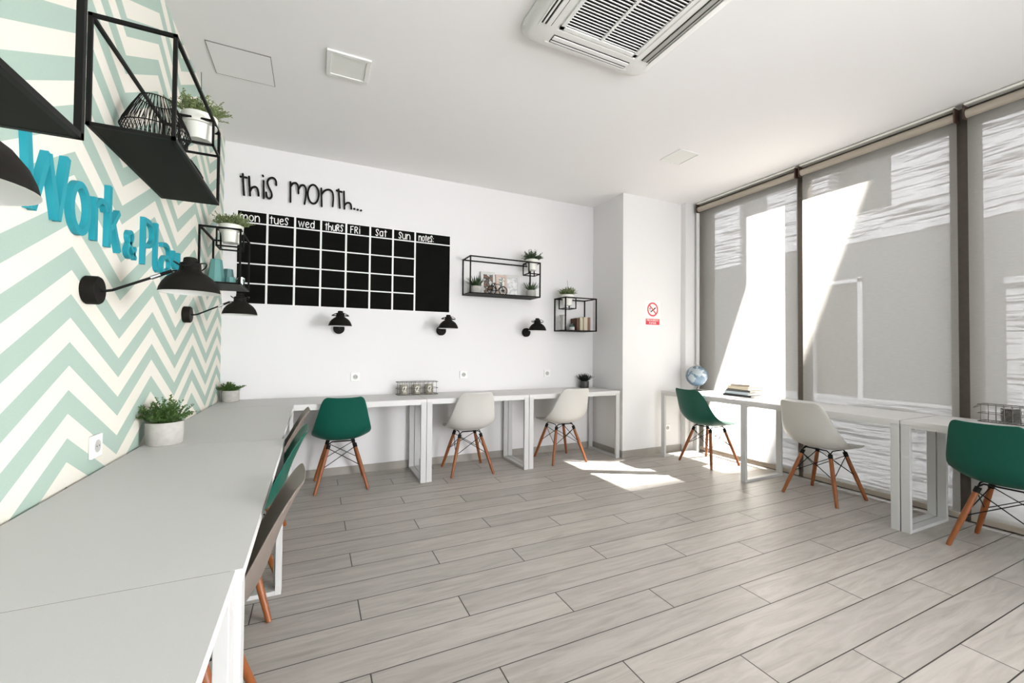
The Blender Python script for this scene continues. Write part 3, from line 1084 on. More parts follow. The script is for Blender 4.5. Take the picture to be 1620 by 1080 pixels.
def wall_script(label, strokes, width, depth=0.012, standoff=0.012, nm='wall_letter', group='black script letters', material=BLACK):
    S2 = strokes
    xs = [p[0] for s in S2 for p in s]; zs = [p[1] for s in S2 for p in s]
    ox, oz = (min(xs) + max(xs)) / 2, min(zs)
    bm = bmesh.new()
    for i_, s in enumerate(S2):
        add_stroke(bm, [(p[0] - ox, p[1] - oz) for p in s], width, depth + 0.0005 * i_, lambda u, v, w: Vector((u, -w, v)))
    # spacer pins that hold the letter off the wall
    if standoff > 0.004:
        p = S2[0][len(S2[0]) // 2]
        add_tube(bm, [(p[0] - ox, 0, p[1] - oz), (p[0] - ox, standoff, p[1] - oz)], 0.003, 6)
    o = obj(nm, bm, material, loc=(ox, -standoff, oz))
    tag(o, label, 'letter', group)
    return o


WS = 0.0150
wall_script('black letter t, first of the word this', [[(0.138, 2.724), (0.149, 2.540)], [(0.121, 2.697), (0.168, 2.696)]], WS)
wall_script('black letter h in the word this', [[(0.185, 2.709), (0.195, 2.543)], smooth2([(0.194, 2.580), (0.205, 2.612), (0.229, 2.629), (0.248, 2.620), (0.257, 2.586), (0.260, 2.553)])], WS)
wall_script('black letter i with its dot in the word this', [[(0.296, 2.691), (0.300, 2.536)], [(0.289, 2.738), (0.292, 2.733)]], WS)
wall_script('black letter s ending the word this', [smooth2([(0.396, 2.670), (0.393, 2.713), (0.369, 2.735), (0.338, 2.721), (0.323, 2.686), (0.335, 2.643), (0.360, 2.596), (0.363, 2.555), (0.341, 2.536), (0.323, 2.548), (0.318, 2.590)])], WS)
wall_script('black letter m, first of the word month', [[(0.508, 2.718), (0.511, 2.535)], smooth2([(0.511, 2.680), (0.527, 2.711), (0.554, 2.719), (0.571, 2.697), (0.575, 2.626)]), smooth2([(0.575, 2.665), (0.594, 2.705), (0.622, 2.709), (0.639, 2.675), (0.635, 2.596), (0.626, 2.534)])], WS)
wall_script('black letter o in the word month', [ell(0.698, 2.637, 0.046, 0.088, 110, 470, 28)], WS)
wall_script('black letter n in the word month', [[(0.765, 2.703), (0.771, 2.535)], smooth2([(0.769, 2.651), (0.793, 2.688), (0.829, 2.705), (0.860, 2.693), (0.872, 2.641), (0.866, 2.549)])], WS)
wall_script('black letter t in the word month', [[(0.916, 2.720), (0.929, 2.543)], [(0.897, 2.706), (0.944, 2.699)]], WS)
wall_script('black letter h ending the word month', [[(0.963, 2.707), (0.970, 2.541)], smooth2([(0.970, 2.573), (0.986, 2.600), (1.014, 2.607), (1.029, 2.588), (1.032, 2.550)])], WS)
for x_, y_, nme in ((1.058, 2.554, 'first'), (1.089, 2.550, 'middle'), (1.120, 2.547, 'last')):
    wall_script('black round dot, %s of the three after the word month' % nme, [[(x_ - 0.002, y_), (x_ + 0.002, y_)]], 0.017, nm='wall_dot', group='black dots after the script')

# ---------------------------------------------------------------- wall planner
cal = thing('wall_planner', 'large black wall planner with a white week grid', 'calendar', (0.105, 0, 1.594))
CX0, CX1, CZ0, CZ1 = 0.105, 2.022, 1.594, 2.404
bm = bmesh.new(); add_box(bm, -0.006, CX1 - CX0 + 0.006, -0.0025, 0, -0.006, CZ1 - CZ0 + 0.006)
obj('backing', bm, CHALKW, cal)
vx = [0.105, 0.331, 0.551, 0.769, 0.990, 1.210, 1.430, 1.652, 2.022]
hz = [1.594, 1.769, 1.944, 2.128, 2.306, 2.404]
gp = 0.0085
bm = bmesh.new()
for i in range(8):
    x0 = vx[i] + (gp if i else 0) - CX0; x1 = vx[i + 1] - (gp if i < 7 else 0) - CX0
    rows = [(hz[4], hz[5])] + ([(hz[0], hz[4])] if i == 7 else [(hz[j], hz[j + 1]) for j in range(4)])
    for a, b in rows:
        z0 = a + (0.006 if a > CZ0 + 0.01 else 0) - CZ0; z1 = b - (0.006 if b < CZ1 - 0.01 else 0) - CZ0
        add_box(bm, x0, x1, -0.0045, -0.0025, z0, z1)
obj('black_cells', bm, CHALK, cal)
# handwritten single stroke alphabet in a unit cell (x 0..w, z 0..1 = x-height, ascender 1.6)
AL = {
    'm': (1.15, [[(0, 1), (0, 0)], [(0, .6), (.2, 1), (.45, .95), (.55, .6), (.55, 0)], [(.55, .6), (.75, 1), (1.0, .95), (1.1, .6), (1.1, 0)]]),
    'n': (0.7, [[(0, 1), (0, 0)], [(0, .6), (.25, 1), (.55, .95), (.65, .6), (.65, 0)]]),
    'o': (0.72, [ell(.34, .5, .33, .5, 90, 450, 14)]),
    't': (0.45, [[(.2, 1.25), (.2, 0)], [(0, .95), (.42, 1.0)]]),
    'u': (0.66, [[(0, 1), (0, .3), (.15, 0), (.4, 0), (.6, .3)], [(.6, 1), (.6, 0)]]),
    'e': (0.62, [[(.02, .5), (.55, .62), (.5, .95), (.28, 1.02), (.05, .8), (.0, .4), (.15, .02), (.4, 0), (.58, .15)]]),
    's': (0.55, [[(.52, 1.0), (.48, 1.25), (.22, 1.3), (.05, 1.05), (.15, .75), (.4, .5), (.42, .15), (.2, -.02), (.02, .2)]]),
    'w': (0.95, [[(0, 1), (.2, 0), (.45, .9), (.68, 0), (.9, 1)]]),
    'd': (0.72, [[(.62, .5), (.5, .95), (.2, .95), (.0, .5), (.15, .02), (.45, 0), (.62, .4)], [(.62, 1.35), (.62, 0)]]),
    'h': (0.66, [[(0, 1.35), (0, 0)], [(0, .5), (.25, .8), (.5, .75), (.6, .5), (.6, 0)]]),
    'r': (0.6, [[(0, 1.2), (0, 0)], [(0, 1.2), (.35, 1.25), (.5, .95), (.3, .65), (0, .6)], [(.2, .62), (.52, 0)]]),
    'f': (0.55, [[(0, 1.2), (0, 0)], [(-.05, 1.2), (.45, 1.28)], [(0, .65), (.35, .7)]]),
    'i': (0.25, [[(.08, .95), (.08, 0)], [(.08, 1.28), (.085, 1.3)]]),
    'a': (0.7, [[(.6, .8), (.4, 1.02), (.1, .9), (0, .5), (.15, .03), (.4, .02), (.6, .35)], [(.6, 1.0), (.6, 0)]]),
    ':': (0.25, [[(.08, .75), (.085, .77)], [(.08, .15), (.085, .17)]]),
}
for w_, x_ in (('mon', 0.122), ('tues', 0.352), ('wed', 0.580), ('thurs', 0.806), ('fri', 1.030), ('sat', 1.262), ('sun', 1.486), ('notes:', 1.690)):
    bm = bmesh.new()
    s = 0.050; cx_ = 0.0
    wtot = sum(AL[c][0] + 0.16 for c in w_) * s
    sx_ = min(1.0, 0.155 / wtot)
    for c in w_:
        w1, st = AL[c]
        for i_, q in enumerate(st):
            pts = q if len(q) <= 2 or c == 'w' else smooth2(q, 1)
            add_stroke(bm, [((cx_ + p[0] * s * sx_), p[1] * s) for p in pts], 0.0076, 0.0012 + 0.0003 * i_, lambda u, v, w: Vector((u, -w, v)))
        cx_ += (w1 + 0.20) * s * sx_
    obj('heading', bm, CHALKW, cal, loc=(x_ - CX0, -0.0045, 2.322 - CZ0))

# ---------------------------------------------------------------- sockets


def socket(label, loc, rz):
    t = thing('power_socket', label, 'socket', loc, rz, 'white wall sockets')
    bm = bmesh.new(); add_box(bm, -0.042, 0.042, -0.012, 0, -0.042, 0.042)
    obj('faceplate', bm, PLASTIC, t, bevel=0.004)
    bm = bmesh.new()
    mt = Matrix.Translation((0, -0.012, 0)) @ Matrix.Rotation(PI / 2, 4, 'X')
    add_lathe(bm, [(0.023, 0), (0.023, 0.0012), (0.019, 0.0012), (0.018, 0.0004), (0, 0.0004)], 24, mtx=mt)
    obj('well', bm, mat('grey_socket', (0.45, 0.45, 0.43), 0.5), t, smooth=True)
    bm = bmesh.new()
    for s in (-1, 1):
        add_lathe(bm, [(0.0032, 0.0014), (0, 0.0016)], 10, mtx=Matrix.Translation((s * 0.0095, -0.012, 0)) @ Matrix.Rotation(PI / 2, 4, 'X'))
    obj('pin_holes', bm, ACDARK, t)
    return t


socket('white wall socket on the chevron wall above the near desk', (0, -2.290, 0.842), R90)
sk = socket('white wall socket on the back wall above the green chair', (1.091, 0, 0.928), 0)
dup(sk, (2.188, 0, 0.930), 0, 'white wall socket above the first white chair on the back wall')
dup(sk, (3.223, 0, 0.926), 0, 'white wall socket on the back wall left of the dark spiky plant')
dup(sk, (4.548, -DC, 0.290), 0, 'white wall socket low on the pier under the window table')

# ---------------------------------------------------------------- no smoking sign
sg = thing('no_smoking_sign', 'no smoking sign with a red ring on the white pier', 'sign', (4.318, -DC, 1.640))
bm = bmesh.new(); add_box(bm, -0.118, 0.118, -0.003, 0, -0.148, 0.148)
obj('panel', bm, PLASTIC, sg, bevel=0.001)
RED = mat('sign_red', (0.62, 0.03, 0.05), 0.45)
bm = bmesh.new()
add_stroke(bm, ell(0, 0.048, 0.074, 0.074, 0, 360, 40), 0.017, 0.001, lambda u, v, w: Vector((u, -0.003 - w, v)), caps=False)
add_stroke(bm, [(-0.050, 0.098), (0.050, -0.002)], 0.015, 0.0014, lambda u, v, w: Vector((u, -0.003 - w, v)), caps=False)
obj('red_ring', bm, RED, sg)
bm = bmesh.new()
add_stroke(bm, [(-0.030, 0.018), (0.048, 0.072)], 0.013, 0.0006, lambda u, v, w: Vector((u, -0.003 - w, v)), caps=False)
for k in range(3):
    add_stroke(bm, smooth2([(-0.036 - k * 0.006, 0.030 + k * 0.010), (-0.042, 0.050 + k * 0.006), (-0.030 - k * 0.006, 0.062 + k * 0.004)]), 0.004, 0.0006, lambda u, v, w: Vector((u, -0.003 - w, v)))
obj('cigarette', bm, BLACK, sg)
bm = bmesh.new(); add_box(bm, -0.105, 0.105, -0.0042, -0.003, -0.132, -0.062)
obj('red_band', bm, RED, sg)
MX = Matrix.Rotation(PI / 2, 4, 'X')
text_mesh('PROHIBIDO', 0.034, 0.0004, PLASTIC, sg, Matrix.Translation((0, -0.0046, -0.081)) @ MX)
text_mesh('FUMAR', 0.034, 0.0004, PLASTIC, sg, Matrix.Translation((0, -0.0046, -0.113)) @ MX)

# ---------------------------------------------------------------- ceiling things
bm = bmesh.new()
gap = 0.003
add_box(bm, -0.165, 0.165, -0.16, 0.16, -0.004, 0.0)
hp = thing('ceiling_hatch', 'square flush access hatch in the ceiling, left of the framed panel', 'hatch', (0.290, -1.222, H))
obj('panel', bm, CEIL, hp)
bm = bmesh.new()
for a in ((-0.168, -0.165, -0.163, 0.163), (0.165, 0.168, -0.163, 0.163), (-0.168, 0.168, -0.163, -0.160), (-0.168, 0.168, 0.160, 0.163)):
    add_box(bm, a[0], a[1], a[2], a[3], -0.0042, 0.0)
obj('joint_line', bm, mat('joint_grey', (0.16, 0.16, 0.15), 0.8), hp)


def ceiling_panel(label, loc, w, frame, flush=False):
    t = thing('ceiling_light', label, 'ceiling light', loc, 0)
    bm = bmesh.new()
    h = w / 2
    z1 = 0.0
    z0 = -0.012 if not flush else -0.006
    for a in ((-h, h, -h, -h + frame), (-h, h, h - frame, h), (-h, -h + frame, -h + frame, h - frame), (h - frame, h, -h + frame, h - frame)):
        add_box(bm, a[0], a[1], a[2], a[3], z0, z1)
    obj('frame', bm, PLASTIC, t, bevel=0.002)
    bm = bmesh.new(); add_box(bm, -h + frame, h - frame, -h + frame, h - frame, z0 + 0.005, z1)
    obj('diffuser', bm, mat('opal_diffuser', (0.84, 0.84, 0.80), 0.35), t)
    return t


ceiling_panel('square white ceiling light with a raised frame above the planner', (0.897, -1.497, H), 0.255, 0.026)
ceiling_panel('thin square ceiling light near the first window blind', (3.757, -1.500, H), 0.245, 0.012, True)

# air conditioning cassette
ac = thing('air_conditioner', 'white ceiling cassette air conditioner with a ribbed centre grille', 'air conditioner', (2.17, -2.665, H - 0.002))
bm = bmesh.new()


def rrect(hw, rad, z, n=6):
    out = []
    for cx_, cy_, a0 in ((hw - rad, hw - rad, 0), (-hw + rad, hw - rad, 90), (-hw + rad, -hw + rad, 180), (hw - rad, -hw + rad, 270)):
        for k in range(n + 1):
            a = math.radians(a0 + 90 * k / n)
            out.append((cx_ + rad * math.cos(a), cy_ + rad * math.sin(a), z))
    return out


rings = [rrect(0.440, 0.095, 0.0), rrect(0.440, 0.095, -0.012), rrect(0.425, 0.088, -0.030), rrect(0.395, 0.070, -0.040), rrect(0.275, 0.010, -0.042), rrect(0.270, 0.006, -0.036), rrect(0.255, 0.003, -0.036)]
vr = [[bm.verts.new(p) for p in r_] for r_ in rings]
for a, b in zip(vr, vr[1:]):
    nn_ = len(a)
    for k in range(nn_):
        bm.faces.new((a[k], a[(k + 1) % nn_], b[(k + 1) % nn_], b[k]))
obj('housing', bm, PLASTIC, ac, smooth=True)
bm = bmesh.new(); add_box(bm, -0.262, 0.262, -0.262, 0.262, -0.030, -0.006)
obj('grille_back', bm, ACDARK, ac)
gr = bmesh.new()
g0 = 0.262
add_box(gr, -g0, g0, -g0, -g0 + 0.022, -0.044, -0.030); add_box(gr, -g0, g0, g0 - 0.022, g0, -0.044, -0.030)
add_box(gr, -g0, -g0 + 0.022, -g0, g0, -0.044, -0.030); add_box(gr, g0 - 0.022, g0, -g0, g0, -0.044, -0.030)
add_box(gr, -0.008, 0.008, -g0, g0, -0.043, -0.031)
ns = 25
for k in range(ns):
    y_ = -g0 + 0.022 + (2 * g0 - 0.044) * (k + 0.5) / ns
    mt = Matrix.Translation((0, y_, -0.037)) @ Matrix.Rotation(0.5, 4, 'X')
    add_box(gr, -g0 + 0.01, g0 - 0.01, -0.0052, 0.0052, -0.0016, 0.0016, mt)
obj('grille', gr, PLASTIC, ac)
for k in range(4):
    mt = Matrix.Rotation(k * PI / 2, 4, 'Z')
    bm = bmesh.new(); add_box(bm, -0.265, 0.265, 0.312, 0.372, -0.0425, -0.036, mt)
    sl = obj('air_slot', bm, ACDARK, ac)
    bm = bmesh.new()
    add_box(bm, -0.262, 0.262, 0.318, 0.345, -0.0475, -0.0425, mt)
    add_box(bm, -0.262, 0.262, 0.355, 0.366, -0.0455, -0.0425, mt)
    obj('louver', bm, ACGREY if k == 3 else PLASTIC, sl, bevel=0.002)
    bm = bmesh.new()
    add_box(bm, -0.290, 0.290, 0.376, 0.382, -0.044, -0.030, mt)
    obj('slot_edge', bm, PLASTIC, sl)

# ---------------------------------------------------------------- wire bowls on the upper left shelf


def wire_bowl(label, loc, R, h):
    t = thing('wire_bowl', label, 'decoration', loc, 0, 'black wire bowls')
    bm = bmesh.new()
    n_ = 44
    for k in range(n_):
        for s in (-1, 1):
            pts = []
            for f in (0, 0.22, 0.45, 0.55, 0.8, 1.0):
                r_ = R * (0.55 + 0.45 * (f / 0.45)) if f <= 0.45 else R * (1 - 0.50 * ((f - 0.45) / 0.55) ** 1.2)
                a = 2 * PI * k / n_ + s * 0.16 * f
                pts.append((r_ * math.cos(a), r_ * math.sin(a), h * f + 0.002))
            add_tube(bm, pts, 0.0013, 4, caps=False)
    obj('lattice', bm, BLACK, t)
    bm = bmesh.new()
    for f, r_, w_ in ((0.0, R * 0.55, 0.0022), (0.45, R, 0.0022), (1.0, R * 0.5, 0.002)):
        add_tube(bm, [(r_ * math.cos(a), r_ * math.sin(a), h * f + 0.0025) for a in [2 * PI * i / 40 for i in range(40)]], w_, 6, closed=True)
    obj('rings', bm, BLACK, t, smooth=True)
    return t


wire_bowl('large black wire bowl on the long shelf of the chevron wall', (0.126, -2.165, 1.981), 0.114, 0.235)
wire_bowl('smaller black wire bowl at the far end of the same shelf', (0.135, -1.845, 1.981), 0.085, 0.125)

# ---------------------------------------------------------------- tumblers on the small left shelf


def tumbler(label, loc, r0, r1, h, m_):
    bm = bmesh.new()
    seg = 8
    add_lathe(bm, [(r0, 0), (r1, h), (0, h), (0, h - 0.004), (r1 - 0.003, h - 0.004), (r0 - 0.003, 0), (r0, 0)], seg)
    o = obj('tumbler', bm, m_, loc=loc)
    return tag(o, label, 'glass', 'tumblers on the small left shelf')


def tint(name, col, tr=0.5):
    mt = mat(name, col, 0.15, spec=0.5)
    mt.node_tree.nodes['Principled BSDF'].inputs['Transmission Weight'].default_value = tr
    return mt


TG = tint('turquoise_glass', (0.20, 0.48, 0.46), 0.35)
TG2 = tint('grey_turquoise_glass', (0.16, 0.33, 0.33), 0.45)
tumbler('tall turquoise tumbler standing upside down on the small left shelf', (0.075, -0.675, 1.655), 0.060, 0.036, 0.185, TG)
tumbler('smaller grey-green tumbler behind the tall turquoise one', (0.135, -0.585, 1.655), 0.045, 0.030, 0.135, TG2)
tumbler('short turquoise tumbler on the small left shelf, front right', (0.165, -0.690, 1.655), 0.036, 0.030, 0.060, TG)
tumbler('short clear tumbler at the right front of the small left shelf', (0.215, -0.640, 1.655), 0.032, 0.036, 0.070, GLASS)

# ---------------------------------------------------------------- frames and bicycle on the back shelf
ZE = 1.789


def photo_mat(name, cols):
    mt = mat(name, cols[0], 0.4)
    n = N(mt)
    tc = n.new('ShaderNodeTexCoord')
    nz = n.new('ShaderNodeTexNoise'); nz.inputs['Scale'].default_value = 28
    n.link(tc.outputs['Object'], nz.inputs['Vector'])
    rp = n.new('ShaderNodeValToRGB')
    rp.color_ramp.interpolation = 'CONSTANT'
    e = rp.color_ramp.elements
    e[0].position = 0; e[0].color = (*cols[0], 1)
    e[1].position = 0.46; e[1].color = (*cols[1], 1)
    x = e.new(0.56); x.color = (*cols[2], 1)
    n.link(nz.outputs['Fac'], rp.inputs[0])
    n.link(rp.outputs[0], mt.node_tree.nodes['Principled BSDF'].inputs['Base Color'])
    return mt


def frame(label, loc, w, h, fw, fm, pm, lean=0.12, dep=0.015):
    t = thing('picture_frame', label, 'picture frame', loc, 0, 'picture frames on the wire shelf')
    t.rotation_euler = (-lean, 0, 0)
    bm = bmesh.new()
    add_box(bm, -w / 2, w / 2, -dep, 0, 0, fw); add_box(bm, -w / 2, w / 2, -dep, 0, h - fw, h)
    add_box(bm, -w / 2, -w / 2 + fw, -dep, 0, fw, h - fw); add_box(bm, w / 2 - fw, w / 2, -dep, 0, fw, h - fw)
    obj('border', bm, fm, t, bevel=0.002)
    bm = bmesh.new(); add_box(bm, -w / 2 + fw, w / 2 - fw, -dep + 0.006, -dep + 0.009, fw, h - fw)
    obj('picture', bm, pm, t)
    return t


FWH = mat('white_wood', (0.62, 0.62, 0.60), 0.5)
FPK = mat('pale_pink_wood', (0.58, 0.45, 0.40), 0.55)
frame('tall white picture frame with a dark photograph behind the toy bicycle', (2.448, -0.055, ZE), 0.17, 0.27, 0.030, FWH, photo_mat('dark_photo', ((0.55, 0.58, 0.56), (0.04, 0.04, 0.035), (0.22, 0.11, 0.07))))
frame('small pinkish picture frame between the two white ones', (2.600, -0.075, ZE), 0.135, 0.245, 0.030, FPK, photo_mat('pale_photo', ((0.78, 0.76, 0.70), (0.30, 0.30, 0.28), (0.80, 0.80, 0.76))), 0.14)
frame('wide white picture frame with a pale picture, right of the pinkish one', (2.740, -0.050, ZE), 0.19, 0.255, 0.032, FWH, photo_mat('paper_picture', ((0.80, 0.80, 0.78), (0.72, 0.72, 0.70), (0.55, 0.57, 0.58))), 0.10)

bk_ = thing('toy_bicycle', 'small black metal bicycle ornament in front of the picture frames', 'ornament', (2.505, -0.175, ZE), 0)
for cx_ in (-0.066, 0.066):
    bm = bmesh.new()
    R0 = 0.047
    add_tube(bm, [(cx_ + R0 * math.cos(a), 0, R0 + 0.003 + R0 * math.sin(a)) for a in [2 * PI * i / 28 for i in range(28)]], 0.0048, 6, closed=True)
    for k in range(8):
        a = PI * k / 8
        add_tube(bm, [(cx_ - R0 * math.cos(a), 0, R0 + 0.003 - R0 * math.sin(a)), (cx_ + R0 * math.cos(a), 0, R0 + 0.003 + R0 * math.sin(a))], 0.0018, 4)
    obj('wheel', bm, BLACK, bk_)
bm = bmesh.new()
for a, b in (((-0.066, 0, 0.050), (-0.035, 0, 0.118)), ((-0.035, 0, 0.118), (0.045, 0, 0.112)), ((-0.066, 0, 0.050), (0.0, 0, 0.045)), ((0.0, 0, 0.045), (-0.038, 0, 0.118)), ((0.0, 0, 0.045), (0.045, 0, 0.112)), ((0.066, 0, 0.050), (0.040, 0, 0.135))):
    add_tube(bm, [a, b], 0.0036, 6)
obj('bicycle_frame', bm, BLACK, bk_)
bm = bmesh.new(); add_tube(bm, [(0.040, -0.030, 0.140), (0.046, 0, 0.134), (0.040, 0.030, 0.140)], 0.0024, 6)
obj('handlebar', bm, BLACK, bk_)
bm = bmesh.new(); add_lathe(bm, [(0, 0.118), (0.016, 0.122), (0.013, 0.130), (0, 0.132)], 14, c=(-0.038, 0, 0))
obj('saddle', bm, mat('tan_leather', (0.22, 0.09, 0.04), 0.5), bk_)

# ---------------------------------------------------------------- small shelf beside the pier
ZD = 1.431
vt = thing('vase', 'fluted clear glass vase at the left end of the small pier shelf', 'vase', (3.372, -0.115, ZD))
bm = bmesh.new(); add_lathe(bm, [(0, 0), (0.030, 0), (0.026, 0.02), (0.036, 0.09), (0.028, 0.14), (0.040, 0.185), (0.038, 0.185), (0.025, 0.14), (0.033, 0.09), (0.022, 0.01), (0, 0.008)], 24)
obj('glass_body', bm, mat('frosted_glass', (0.62, 0.60, 0.57), 0.25, trans=0.4), vt, smooth=True)
bt = thing('bottle', 'small dark green bottle with a white label on the small pier shelf', 'bottle', (3.490, -0.125, ZD))
bm = bmesh.new(); add_lathe(bm, [(0, 0), (0.028, 0), (0.030, 0.004), (0.030, 0.058), (0.022, 0.068), (0.009, 0.074), (0.009, 0.092), (0, 0.092)], 24)
obj('bottle_body', bm, mat('bottle_green', (0.03, 0.10, 0.07), 0.2), bt, smooth=True)
bm = bmesh.new(); add_lathe(bm, [(0.0305, 0.012), (0.0308, 0.012), (0.0308, 0.046), (0.0305, 0.046)], 24)
obj('paper_label', bm, FWH, bt, smooth=True)
bm = bmesh.new(); add_lathe(bm, [(0.011, 0.090), (0.011, 0.104), (0, 0.104)], 16)
obj('cap', bm, BLACK, bt)


def book(label, loc, w, d, h, cover, rz=0.0, upright=True, group=None):
    """upright: w = thickness (x), d = depth (y, spine towards -y), h = height; flat: w x d footprint, h thickness with the spine to -x"""
    t = thing('book', label, 'book', loc, rz, group)
    c = 0.003
    bm = bmesh.new()
    if upright:
        add_box(bm, -w / 2, -w / 2 + c, -d / 2, d / 2, 0, h); add_box(bm, w / 2 - c, w / 2, -d / 2, d / 2, 0, h)
        add_box(bm, -w / 2, w / 2, -d / 2, -d / 2 + c, 0, h)
        obj('cover', bm, cover, t, bevel=0.001)
        obj('pages', box(-w / 2 + c, w / 2 - c, -d / 2 + c, d / 2 - 0.004, 0.003, h - 0.003), mat('paper', (0.72, 0.68, 0.58), 0.8), t)
    else:
        add_box(bm, -w / 2, w / 2, -d / 2, d / 2, 0, c); add_box(bm, -w / 2, w / 2, -d / 2, d / 2, h - c, h)
        add_box(bm, -w / 2, -w / 2 + c, -d / 2, d / 2, 0, h)
        obj('cover', bm, cover, t, bevel=0.001)
        obj('pages', box(-w / 2 + c, w / 2 - 0.004, -d / 2 + 0.004, d / 2 - 0.004, c, h - c), mat('paper', (0.72, 0.68, 0.58), 0.8), t)
    return t


g1 = 'books on the small pier shelf'
book('dark brown book behind the small bottle', (3.545, -0.10, ZD), 0.030, 0.13, 0.150, mat('brown_cloth', (0.12, 0.055, 0.035), 0.7), 0, True, g1)
book('cream coloured book next to the dark brown one', (3.588, -0.11, ZD), 0.044, 0.14, 0.158, mat('cream_cloth', (0.58, 0.52, 0.38), 0.7), 0, True, g1)
book('thick pale beige book in the middle of the small pier shelf', (3.648, -0.11, ZD), 0.056, 0.14, 0.165, mat('beige_cloth', (0.62, 0.54, 0.42), 0.7), 0, True, g1)
book('reddish brown book at the right of the small pier shelf', (3.698, -0.11, ZD), 0.034, 0.14, 0.165, mat('red_brown_cloth', (0.30, 0.17, 0.12), 0.7), 0, True, g1)

# ---------------------------------------------------------------- stack of books on the window table
g2 = 'books stacked on the window table'
bz = DT
for lab, w_, d_, h_, col, rz_, dx, dy in (
        ('black covered book, lowest of the stack on the window table', 0.235, 0.30, 0.018, (0.03, 0.028, 0.028), 0.05, 0, 0),
        ('pale blue-grey book, second from the bottom of the stack', 0.215, 0.275, 0.028, (0.50, 0.56, 0.60), -0.04, 0.0, 0.005),
        ('thin dark-edged white book in the middle of the stack', 0.205, 0.265, 0.020, (0.10, 0.095, 0.09), 0.03, 0.005, 0.0),
        ('cream coloured thick book, second from the top of the stack', 0.185, 0.245, 0.034, (0.62, 0.54, 0.40), -0.06, 0.0, -0.005),
        ('thin pinkish grey book lying on top of the stack', 0.165, 0.20, 0.018, (0.42, 0.36, 0.32), 0.08, 0.0, -0.01)):
    book(lab, (4.735 + dx, -1.425 + dy, bz), w_, d_, h_, mat('cloth_' + lab.split()[0] + lab.split()[1], col, 0.6), rz_, False, g2)
    bz += h_ + 0.0005

# ---------------------------------------------------------------- globe
gl = thing('globe', 'blue-grey desk globe on a small stand at the far end of the window table', 'globe', (4.735, -0.835, DT))


def globe_mat():
    mt = mat('globe_map', (0.30, 0.42, 0.52), 0.22, spec=0.6)
    n = N(mt)
    tc = n.new('ShaderNodeTexCoord')
    nz = n.new('ShaderNodeTexNoise'); nz.inputs['Scale'].default_value = 9; nz.inputs['Detail'].default_value = 5
    n.link(tc.outputs['Object'], nz.inputs['Vector'])
    rp = n.new('ShaderNodeValToRGB')
    e = rp.color_ramp.elements
    e[0].position = 0.50; e[0].color = (0.11, 0.17, 0.23, 1)
    e[1].position = 0.53; e[1].color = (0.36, 0.41, 0.44, 1)
    n.link(nz.outputs['Fac'], rp.inputs[0])
    n.link(rp.outputs[0], mt.node_tree.nodes['Principled BSDF'].inputs['Base Color'])
    return mt


Rg = 0.118; zc = 0.168
bm = bmesh.new(); bmesh.ops.create_uvsphere(bm, u_segments=40, v_segments=24, radius=Rg, matrix=Matrix.Translation((0, 0, zc)))
obj('sphere', bm, globe_mat(), gl, smooth=True)
bm = bmesh.new()
ax = Vector((-0.39, 0, 0.92)).normalized()
side = Vector((0.92, 0, 0.39)).normalized()
arc = [Vector((0, 0, zc)) + (ax * math.cos(a) + side * math.sin(a)) * (Rg + 0.008) for a in [PI * i / 20 for i in range(21)]]
add_tube(bm, arc, 0.003, 8)
add_tube(bm, [Vector((0, 0, zc)) + ax * (Rg + 0.016), Vector((0, 0, zc)) + ax * (Rg - 0.002)], 0.004, 8)
add_tube(bm, [Vector((0, 0, zc)) - ax * (Rg + 0.016), Vector((0, 0, zc)) - ax * (Rg - 0.002)], 0.004, 8)
obj('meridian', bm, CHROME, gl, smooth=True)
bm = bmesh.new()
add_tube(bm, [(0, 0, 0.012), (0.01, 0, 0.03), (0.03, 0, zc - Rg - 0.004)], 0.005, 8)
add_lathe(bm, [(0, 0), (0.058, 0), (0.060, 0.004), (0.020, 0.012), (0, 0.014)], 28)
obj('stand', bm, mat('dark_bronze', (0.10, 0.07, 0.06), 0.4, metal=0.6), gl, smooth=True)

# ---------------------------------------------------------------- mug rack on the back desk


def basket(label, loc, lx, ly, h, r=0.0022, rz=0, nw=9, handle=False, name='wire_basket'):
    t = thing(name, label, 'basket', loc, rz, 'wire baskets')
    bm = bmesh.new()
    rad = 0.02

    def loop(z):
        pts = []
        for cx_, cy_, a0 in ((lx / 2 - rad, ly / 2 - rad, 0), (-lx / 2 + rad, ly / 2 - rad, 90), (-lx / 2 + rad, -ly / 2 + rad, 180), (lx / 2 - rad, -ly / 2 + rad, 270)):
            for k in range(4):
                a = math.radians(a0 + 30 * k)
                pts.append((cx_ + rad * math.cos(a), cy_ + rad * math.sin(a), z))
        return pts
    for z, rr in ((h, r * 1.4), (h * 0.5, r), (r * 1.5, r * 1.4)):
        add_tube(bm, loop(z), rr, 6, closed=True)
    obj('rims', bm, mat('grey_wire', (0.13, 0.12, 0.11), 0.4, metal=0.5), t)
    bm = bmesh.new()
    for k in range(nw):
        x = -lx / 2 + rad + (lx - 2 * rad) * k / (nw - 1)
        add_tube(bm, [(x, -ly / 2, h), (x, -ly / 2, r), (x, ly / 2, r), (x, ly / 2, h)], r * 0.8, 5)
    obj('wires', bm, mat('grey_wire', (0.13, 0.12, 0.11), 0.4, metal=0.5), t)
    if handle:
        for s in (-1, 1):
            bm = bmesh.new()
            add_tube(bm, smooth3([(s * lx / 2, -0.03, h * 0.95), (s * (lx / 2 + 0.03), -0.03, h * 0.75), (s * (lx / 2 + 0.03), 0.03, h * 0.75), (s * lx / 2, 0.03, h * 0.95)]), r, 6)
            obj('handle', bm, mat('grey_wire', (0.13, 0.12, 0.11), 0.4, metal=0.5), t)
    return t


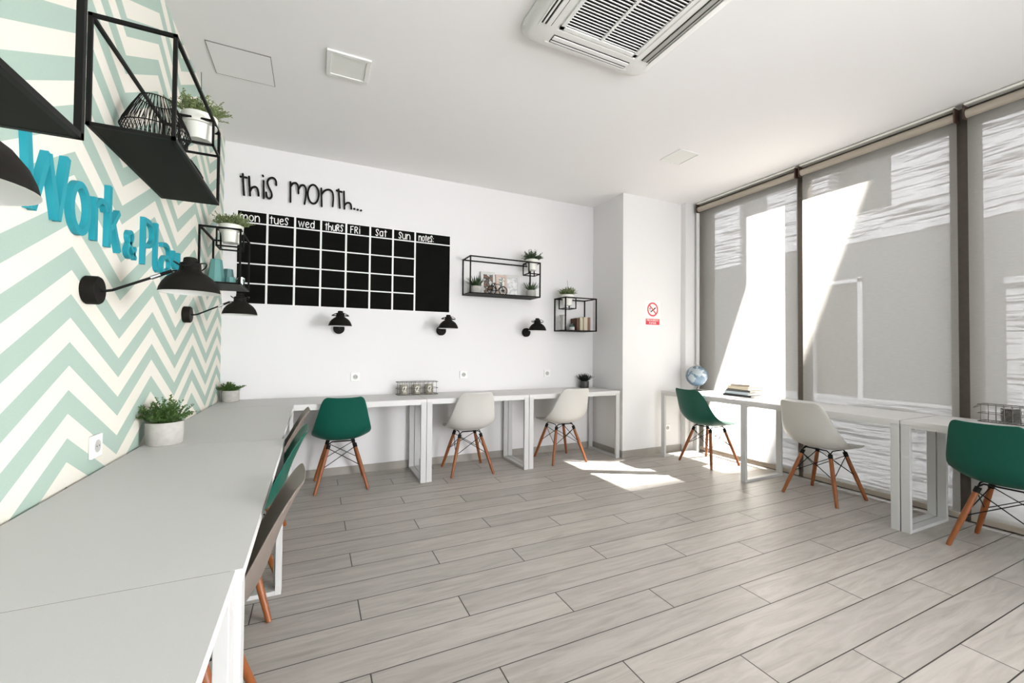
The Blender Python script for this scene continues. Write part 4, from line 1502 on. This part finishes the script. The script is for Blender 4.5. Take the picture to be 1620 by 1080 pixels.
def smooth3(pts):
    P = [Vector(p) for p in pts]
    for _ in range(2):
        Q = [P[0]]
        for a, b in zip(P, P[1:]):
            Q += [a * .75 + b * .25, a * .25 + b * .75]
        Q.append(P[-1]); P = Q
    return P


basket('wire basket with patterned mugs on the back desk, left of the first white chair', (1.665, -0.115, DT), 0.40, 0.13, 0.125)
MUG = mat('patterned_mug', (0.50, 0.47, 0.38), 0.4, noise=(0.20, 0.17, 0.13), nscale=60)
mugs = []
for lab, mx_ in (('patterned mug at the left of the wire basket', 1.535), ('patterned mug in the middle of the wire basket', 1.660), ('patterned mug at the right of the wire basket', 1.785)):
    t = thing('mug', lab, 'mug', (mx_, -0.115, DT + 0.006), 0, 'mugs in the wire basket')
    bm = bmesh.new()
    add_lathe(bm, [(0, 0), (0.036, 0), (0.040, 0.004), (0.041, 0.092), (0.038, 0.092), (0.037, 0.008), (0, 0.006)], 28)
    obj('mug_body', bm, MUG, t, smooth=True)
    bm = bmesh.new()
    add_tube(bm, [(0.0 + 0.026 * math.cos(a) * 0.55, -0.040 - 0.026 * math.sin(a), 0.048 + 0.028 * math.cos(a)) for a in [PI * i / 12 for i in range(13)]], 0.0045, 8)
    obj('handle', bm, POTW, t, smooth=True)
    bm = bmesh.new()
    add_stroke(bm, ell(-0.002, 0.048, 0.017, 0.026, 50, 310, 14), 0.007, 0.002, lambda u, v, w: Vector((u, -0.0405 - w, v)))
    obj('letter_mark', bm, CHALKW, t)

# basket with plates on the right table
basket('wire basket holding a pile of plates at the right edge of the view', (4.842, -3.275, DT), 0.36, 0.115, 0.115, rz=R90, nw=10, handle=True)
for k in range(10):
    bm = bmesh.new()
    add_lathe(bm, [(0, 0), (0.030, 0), (0.044, 0.004), (0.047, 0.0065), (0.045, 0.0078), (0.028, 0.0035), (0, 0.003)], 28)
    o = obj('plate', bm, mat('grey_stoneware', (0.30, 0.30, 0.28), 0.5, noise=(0.22, 0.21, 0.19), nscale=30), smooth=True, loc=(4.842, -3.235, DT + 0.008 + k * 0.0092))
    tag(o, 'lowest grey stoneware plate of the pile in the wire basket' if k == 0 else 'topmost grey stoneware plate of the pile in the wire basket' if k == 9 else 'grey stoneware plate between the lowest and the topmost of the pile', 'plate', 'plates piled in the basket')
